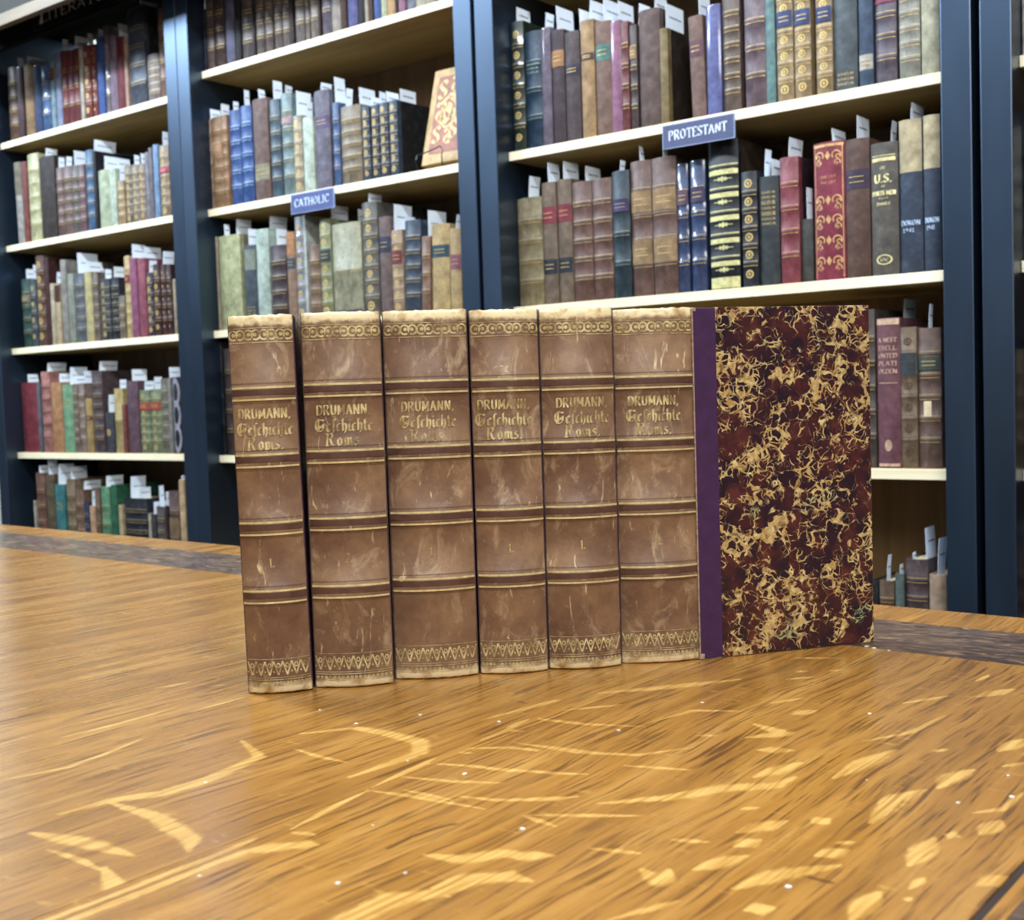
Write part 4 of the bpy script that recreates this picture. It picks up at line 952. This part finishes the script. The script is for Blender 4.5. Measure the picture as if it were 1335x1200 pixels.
slab('edge_strip', [(-.1338, -.22), (xb-.0002, -.22), fy(xb-.0002, .1600), fy(-.1338, .1600)], M_OAK2, TZ-.024, TZ)
slab('edge_strip', [fy(xl, .0598), fy(xr, .0598), fy(xr, 0), fy(xl, 0)], M_OAK2, TZ-.024, TZ)
slab('edge_strip', [(xb+.0952, -.22), (xr, -.22), fy(xr, .060), fy(xb+.0952, .060)], M_OAK2, TZ-.024, TZ)
slab('edge_strip', [(xl, -.22), (-2.0832, -.22), fy(-2.0832, .060), fy(xl, .060)], M_OAK2, TZ-.024, TZ)
for (ax, ay, bx, by) in ((-2.08, .88, -.08, .90), (-2.08, -.12, -.08, -.10)):
    m = MB(); m.box(ax+1.1, bx+1.1, ay-.45, by-.45, TZ-.11, TZ-.0242); m.out('apron', M_OAK2, table)
for (ax, ay, bx, by) in ((-2.08, -.10, -2.06, .88), (-.10, -.10, -.08, .88)):
    m = MB(); m.box(ax+1.1, bx+1.1, ay-.45, by-.45, TZ-.11, TZ-.0242); m.out('apron', M_OAK2, table)
for lx in (-2.10, -.06):
    for ly in (-.10, .88):
        m = MB()
        prof = [(.0, .028), (.06, .03), (.09, .04), (.12, .028), (.3, .034), (.5, .042), (.56, .03), (.6, .045), (.64, .045), (TZ-.0242, .045)]
        V, F = [], []
        for z_, r in prof:
            for k in range(16): V.append((lx+1.1+math.cos(2*PI*k/16)*r, ly-.45+math.sin(2*PI*k/16)*r, z_))
        for i in range(len(prof)-1):
            for k in range(16): F.append((i*16+k, i*16+(k+1) % 16, (i+1)*16+(k+1) % 16, (i+1)*16+k))
        F += [tuple(range(16)), tuple(range((len(prof)-1)*16, len(prof)*16))]
        mk('leg', V, F, M_OAK2, table, smooth=True, sharp=.6)
# pale crumbs and paper fibres lying on the polish
m = MB(); rr_ = random.Random(3)
for i in range(42):
    x, y = rr_.uniform(-.72, -.16), rr_.uniform(.28, .86); s = rr_.uniform(.0003, .0009)
    m.box(x-s, x+s*rr_.uniform(.6, 2), y-s, y+s*rr_.uniform(.6, 2), TZ+.0002, TZ+.0002+s*.7)
o = m.out('crumbs', plain('crumb', 'efe6d8', .8), None); tag(o, 'tiny pale crumbs and paper fibres scattered over the oak table top', 'crumbs'); o['kind'] = 'stuff'

# ------------------------------------------------------------------ the row of volumes on the table
def calf_mat():
    n = NT('worn_brown_calf'); v = n.coords()
    f = n.noise(v, 26, 5, .65); col = n.ramp(f, [(.3, lin('624637')), (.5, lin('7b5f49')), (.7, lin('95775a'))])
    s = n.noise(n.coords((1.6, 1.6, .8), rot=(0, .5, 0)), 34, 6, .72, 1.3); col = n.mix(n.ramp(s, [(.54, 0), (.70, .7)]), col, lin('b8a282'))
    s2 = n.noise(n.coords((1, 1, .25), rot=(0, -.35, 0)), 150, 3, .6, 1.2); col = n.mix(n.ramp(s2, [(.65, 0), (.73, .8)]), col, lin('dcc8a0'))
    tc = n.node('ShaderNodeTexCoord'); sp = n.node('ShaderNodeSeparateXYZ'); n.link(tc.outputs['Generated'], sp.inputs[0])
    # the leather is rubbed through at head and tail
    z = n.math('ADD', sp.outputs['Z'], n.math('MULTIPLY', n.math('SUBTRACT', n.noise(v, 130, 4, .7), .5), .035))
    wear = n.math('MAXIMUM', n.ramp(z, [(.968, 0), (.978, 1)]), n.ramp(z, [(.016, 1), (.028, 0)]))
    col = n.mix(n.math('MULTIPLY', wear, .9), col, n.mix(n.ramp(n.noise(v, 90, 4), [(.3, 0), (.52, 1)]), lin('a8824a'), lin('eadaae')))
    xe = n.math('ABSOLUTE', n.math('SUBTRACT', n.math('ADD', sp.outputs['X'], n.math('MULTIPLY', n.math('SUBTRACT', n.noise(v, 60, 4), .5), .02)), .5))
    col = n.mix(n.ramp(xe, [(.480, 0), (.492, .8)]), col, lin('2c2030'))
    return n.out(col, .56, .32, 0, .04, n.noise(v, 300, 4, .6), .5, .0006)
M_CALF = calf_mat()
M_CALFD = plain('dark_calf_band', '54392f', .4, .45, 0, .3, 120)
M_TOOL = plain('faded_gilding', 'cdbb88', .42, .5, .2, .25, 220)
def dull():
    n = NT('rubbed_gilding'); v = n.coords(); f = n.noise(v, 170, 3, .6)
    return n.out(n.ramp(f, [(.36, lin('8c7350')), (.5, lin('b7a573')), (.66, lin('dccb98'))]), .42, .5, .15)
M_TOOL2 = dull()
M_PURPLE = plain('purple_cloth', '3d2046', .5, .4, 0, .22, 90)
M_BLUSH = plain('dark_joint', '231a2c', .6, .3, 0, .2, 60)
def marble():
    n = NT('marbled_paper'); v0 = n.coords((1, 1, 1), rnd=False)
    wn = n.node('ShaderNodeTexNoise'); wn.inputs['Scale'].default_value = 120; wn.inputs['Detail'].default_value = 1.2; n.link(v0, wn.inputs['Vector'])
    sc = n.node('ShaderNodeVectorMath', operation='SCALE'); sc.inputs[3].default_value = .010; n.link(wn.outputs['Color'], sc.inputs[0])
    ad = n.node('ShaderNodeVectorMath', operation='ADD'); n.link(v0, ad.inputs[0]); n.link(sc.outputs[0], ad.inputs[1]); v = ad.outputs[0]
    def vor(scale):
        q = n.node('ShaderNodeTexVoronoi', feature='DISTANCE_TO_EDGE'); q.inputs['Scale'].default_value = scale; n.link(v, q.inputs['Vector']); return q.outputs['Distance']
    a = vor(88); b = vor(190); reg = n.noise(v, 62, 3, .6, .6)
    w1 = n.math('MULTIPLY', n.ramp(reg, [(.46, 0), (.66, 1)]), .11)
    veins = n.math('LESS_THAN', a, n.math('ADD', w1, .012)); v2 = n.math('LESS_THAN', b, n.math('MULTIPLY', w1, 1.0))
    big = n.ramp(n.noise(v, 105, 3, .6, .3), [(.64, 0), (.68, .9)])
    k = n.math('MAXIMUM', n.math('MULTIPLY', n.math('MAXIMUM', n.math('MULTIPLY', veins, n.ramp(reg, [(.40, 0), (.5, 1)])), v2), n.ramp(n.noise(v, 210, 3), [(.36, .25), (.5, 1)])), big)
    dark = n.ramp(n.noise(v, 75, 3), [(.38, lin('241420')), (.55, lin('401c1e')), (.7, lin('562a26'))])
    light = n.ramp(n.noise(v, 320, 3), [(.35, lin('a8854c')), (.55, lin('c4ab74')), (.7, lin('d9c892'))])
    light = n.mix(n.ramp(n.noise(n.coords(rnd=False), 26, 2), [(.62, 0), (.72, .6)]), light, lin('6f9a74'))
    return n.out(n.mix(k, dark, light), .33, .45, 0, .15)
M_MARBLE = marble()
def shade_edge(): pass
DIRX = Vector((.6628, .7488, 0))
def scrolls(w):
    """running scroll border between two rules"""
    Q = []; n_ = max(3, round(w / .0098)); p = w / n_
    for i in range(n_):
        c = -w/2 + p*(i+.5)
        Q += shift(ring(.0036, .0024, 9, .9, 1, .4, PI*1.7), c - p*.24, .0002) + shift(ring(.0036, .0024, 9, -.9, 1, .4, PI*1.7), c + p*.24, .0002)
        Q += shift(ring(.0013, .0, 6), c - p*.2, .0004) + shift(ring(.0013, .0, 6), c + p*.2, .0004)
        Q += shift(diamond(.0008, 3.2), c, .0004) + shift(diamond(.0007, 2.4), c + p/2, -.001)
    return Q
def zigzag(w):
    Q = []; n_ = max(5, round(w / .0058)); p = w / n_; t_ = .0005
    for i in range(n_):
        c = -w/2 + p*i
        for (a, b, cc, d) in ((c, .0045, c+p/2, -.0045), (c+p/2, -.0045, c+p, .0045)):
            Q.append([(a-t_, b), (cc-t_, d), (cc+t_, d), (a+t_, b)])
        Q += shift(ring(.0014, .0007, 6, 1, 1.3), c + p/2, .0018) + shift(diamond(.0006, 1.5), c, -.0022)
    return Q
def volume(name, p0, p1, H, label, num, seed, title_w=.62, title_dx=0, D=.138, opened=False, rub=1):
    ang = math.radians(43.6); a = Vector((*p0, 0)); w = p1 - .0007; mid = a + Vector((math.cos(ang), math.sin(ang), 0)) * (w/2 + .0003)
    t = empty(name, (mid.x, mid.y, TZ + .0004), (0, 0, ang)); tag(t, label, 'book', 'matching brown volumes in a row on the table'); r = random.Random(seed)
    bulge = .0065; bt = .003
    n = 20; prof = [(w/2 * (-1 + 2*i/n), bulge * (abs(-1 + 2*i/n) ** 2.4)) for i in range(n+1)]
    BF = (.263, .444, .623, .799)
    # spine
    rows = []
    def zr(z, o): rows.append((z, o))
    zr(0, -.0012); zr(.0015, -.0002); zr(.005, .0002)
    for f in BF:
        z = f*H; zr(z-.0066, 0); zr(z-.0052, .0011); zr(z-.0030, .0014); zr(z+.0026, .0014); zr(z+.0038, .0011); zr(z+.0050, 0)
    zr(H-.006, .0002); zr(H-.002, .0004); zr(H, -.0012)
    wob = [r.uniform(-.0006, .0006) for _ in range(n+1)]
    V, F = [], []; m_ = 2*(n+1)
    for k, (z, o) in enumerate(rows):
        for i, (x, y) in enumerate(prof):
            e = wob[i] if k in (0, len(rows)-1) else 0
            V.append((x, y - o*(1 - (abs(x)/(w/2))**4*.6), max(0, z + (e if k else abs(e)))))
        for x, y in reversed(prof): V.append((x*.97, y + .0028, z))
    for k in range(len(rows)-1):
        for i in range(m_):
            j = (i+1) % m_; F.append((k*m_+i, k*m_+j, (k+1)*m_+j, (k+1)*m_+i))
    for k in (0, len(rows)-1):
        for i in range(n): F.append((k*m_+i, k*m_+i+1, k*m_+m_-2-i, k*m_+m_-1-i))
    sp = mk('spine', V, F, M_CALF, t, smooth=True, sharp=1.0)
    def sy(x, off): return bulge * (abs(2*x/w) ** 2.4) - off
    def put(name_, Q, z0, mat, off=.0005, dx=0):
        V, F = [], []
        for q in Q:
            bb = len(V)
            for x, z in q: xx = max(-w*.49, min(w*.49, x+dx)); V.append((xx, sy(xx, off), z+z0))
            F.append((bb, bb+1, bb+2, bb+3))
        return mk(name_, V, F, mat, sp)
    def rule(z0, z1, off, fx=.97, n_=16): return [[(-w/2*fx + w*fx*i/n_, z0), (-w/2*fx + w*fx*(i+1)/n_, z0), (-w/2*fx + w*fx*(i+1)/n_, z1), (-w/2*fx + w*fx*i/n_, z1)] for i in range(n_)]
    for f in BF: put('dark_band', rule(f*H-.0018, f*H+.0016, 0), 0, M_CALFD, .0019)
    Q = []
    for f in BF:
        Q += rule(f*H-.0052, f*H-.0040, 0) + rule(f*H+.0022, f*H+.0036, 0)
    put('gilt_rule', Q, 0, M_TOOL, .0018)['kind'] = 'stuff'
    Q = []
    for f in BF:
        for s in (-1, 1):
            z = f*H + s*.0062 - .0006; k = int(w/.0014)
            for i in range(k): x = -w*.48 + w*.96*i/k; Q.append([(x, z-.0003), (x+.0007, z-.0003), (x+.0007, z+.0003), (x, z+.0003)])
    put('beaded_line', Q, 0, plain('blind_tooling', '4c3828', .5), .0006)['kind'] = 'stuff'
    Q = rule(.928*H, .9300*H, 0) + rule(.9655*H, .9672*H, 0); Q += shift(scrolls(w*.96), 0, .948*H)
    put('head_border', Q, 0, M_TOOL2, .0006)['kind'] = 'stuff'
    Q = rule(.0920*H, .0932*H, 0) + rule(.0425*H, .0440*H, 0) + rule(.0365*H, .0385*H, 0) + rule(.0200*H, .0212*H, 0) + shift(zigzag(w*.96), 0, .068*H)
    Q += sum([shift(ring(.0011, .0004, 6), -w*.46 + w*.92*i/17, .0285*H) for i in range(18)], [])
    put('tail_border', Q, 0, M_TOOL2, .0006)['kind'] = 'stuff'
    tw = min(w*.86, .037)
    Q = shift(strokes('DRUMANN,', .0062, (.10, .045), tw*.92, .12), 0, .730*H) + shift(strokes('qefchichte', .0078, (.085, .05), tw, .06), 0, .686*H) + shift(strokes('roms.', .0080, (.085, .05), tw*.66, .1), 0, .648*H)
    put('title_lettering', Q, 0, M_TOOL2, .0007, title_dx)['kind'] = 'stuff'
    put('volume_number', strokes(num, .0055, (.08, .05)), .338*H, M_TOOL2, .0006)
    # boards: purple leather strip at the joint, marbled paper beyond
    for s in (-1, 1):
        if opened and s == 1: continue
        m = MB(); x = s*(w/2 - bt/2 - .0003); m.box(x-bt/2, x+bt/2, bulge+.0015, D, .0, H-.0005, .0006); bo = m.out('board', M_MARBLE, t)
        m = MB(); m.box(x-bt/2-.0003, x+bt/2+.0003, bulge+.0014, bulge+.018, .0002, H-.0004); m.out('joint_leather', M_PURPLE, bo)
    m = MB(); m.box(-w/2+bt+.001, w/2-bt-.001, bulge+.004, D-.004, .003, H-.004); m.out('page_block', M_PAGES, t)
    return t, ang, w
VOL = [((-.6122, .4942), .0414, .2392, '1.', 'leftmost brown volume of the row, narrowest, scuffed lower panel', .0),
 ((-.5865, .5279), .0514, .2406, '2.', 'second brown volume from the left with a pale rub above its title', 0),
 ((-.5571, .5716), .0560, .2410, '1.', 'third brown volume from the left with cracked title and pale torn scar', 0),
 ((-.5176, .6121), .0463, .2403, '1.', 'fourth brown volume from the left, smoothest spine with crisp gilt borders', -.002),
 ((-.4859, .6459), .0500, .2398, '1.', 'fifth brown volume from the left, most abraded with pale vertical scratches', .002),
 ((-.4539, .6853), .0560, .2390, '1.', 'rightmost brown volume, its marbled front cover swung open to the right', -.002)]
for i, (p0, p1, H, num, lab, tdx) in enumerate(VOL):
    t, ang, w_ = volume('book', p0, p1, H, lab, num, 11+i, title_dx=tdx, opened=(i == 5))
    if i == 0: t.rotation_euler = Matrix.Rotation(ang, 3, 'Z').to_4x4().to_euler(); t.matrix_basis = Matrix.Translation(t.location) @ Matrix.Rotation(ang, 4, 'Z') @ Matrix.Translation((-w_/2, 0, 0)) @ Matrix.Rotation(math.radians(-.7), 4, 'Y') @ Matrix.Translation((w_/2, 0, 0))
# swung-open front board of the last volume, hinged at its joint
a, b = Vector((-.4143, .7297, 0)), Vector((-.3389, .8359, 0)); H = .2390
ba = math.atan2(b.y-a.y, b.x-a.x); L = (b-a).length
inv = t.matrix_basis.inverted()
brd = empty('front_cover', (0, 0, 0)); brd.parent = t
M2 = inv @ (Matrix.Translation((a.x - .0040*math.cos(ba), a.y - .0040*math.sin(ba), TZ + .0004)) @ Matrix.Rotation(ba, 4, 'Z')); brd.matrix_local = M2
brd['label'] = 'opened front cover of marbled paper with purple leather joint'
m = MB(); m.box(.0150, L + .004, 0, .003, 0, H, .0007); m.out('marbled_board', M_MARBLE, brd)
V, F = [], []
m = MB(); m.box(-.0015, .0160, -.0006, .0034, .0006, H-.0002, .0008); m.out('purple_joint', M_PURPLE, brd)
m = MB(); m.box(-.0018, -.0008, -.0009, .0020, .0, H-.0008, .0003); m.box(-.0016, .0022, -.0010, .0036, 0, .0040, .0008); m.box(-.0016, .0016, -.0010, .0036, H-.0028, H, .0008); m.out('frayed_edge', plain('frayed_leather', '9a8672', .8, .2, 0, .45, 300), brd)
m = MB(); m.box(.014, L-.002, .0031, .0036, .003, H-.003); m.out('pastedown', plain('endpaper', 'b7a888', .8), brd)
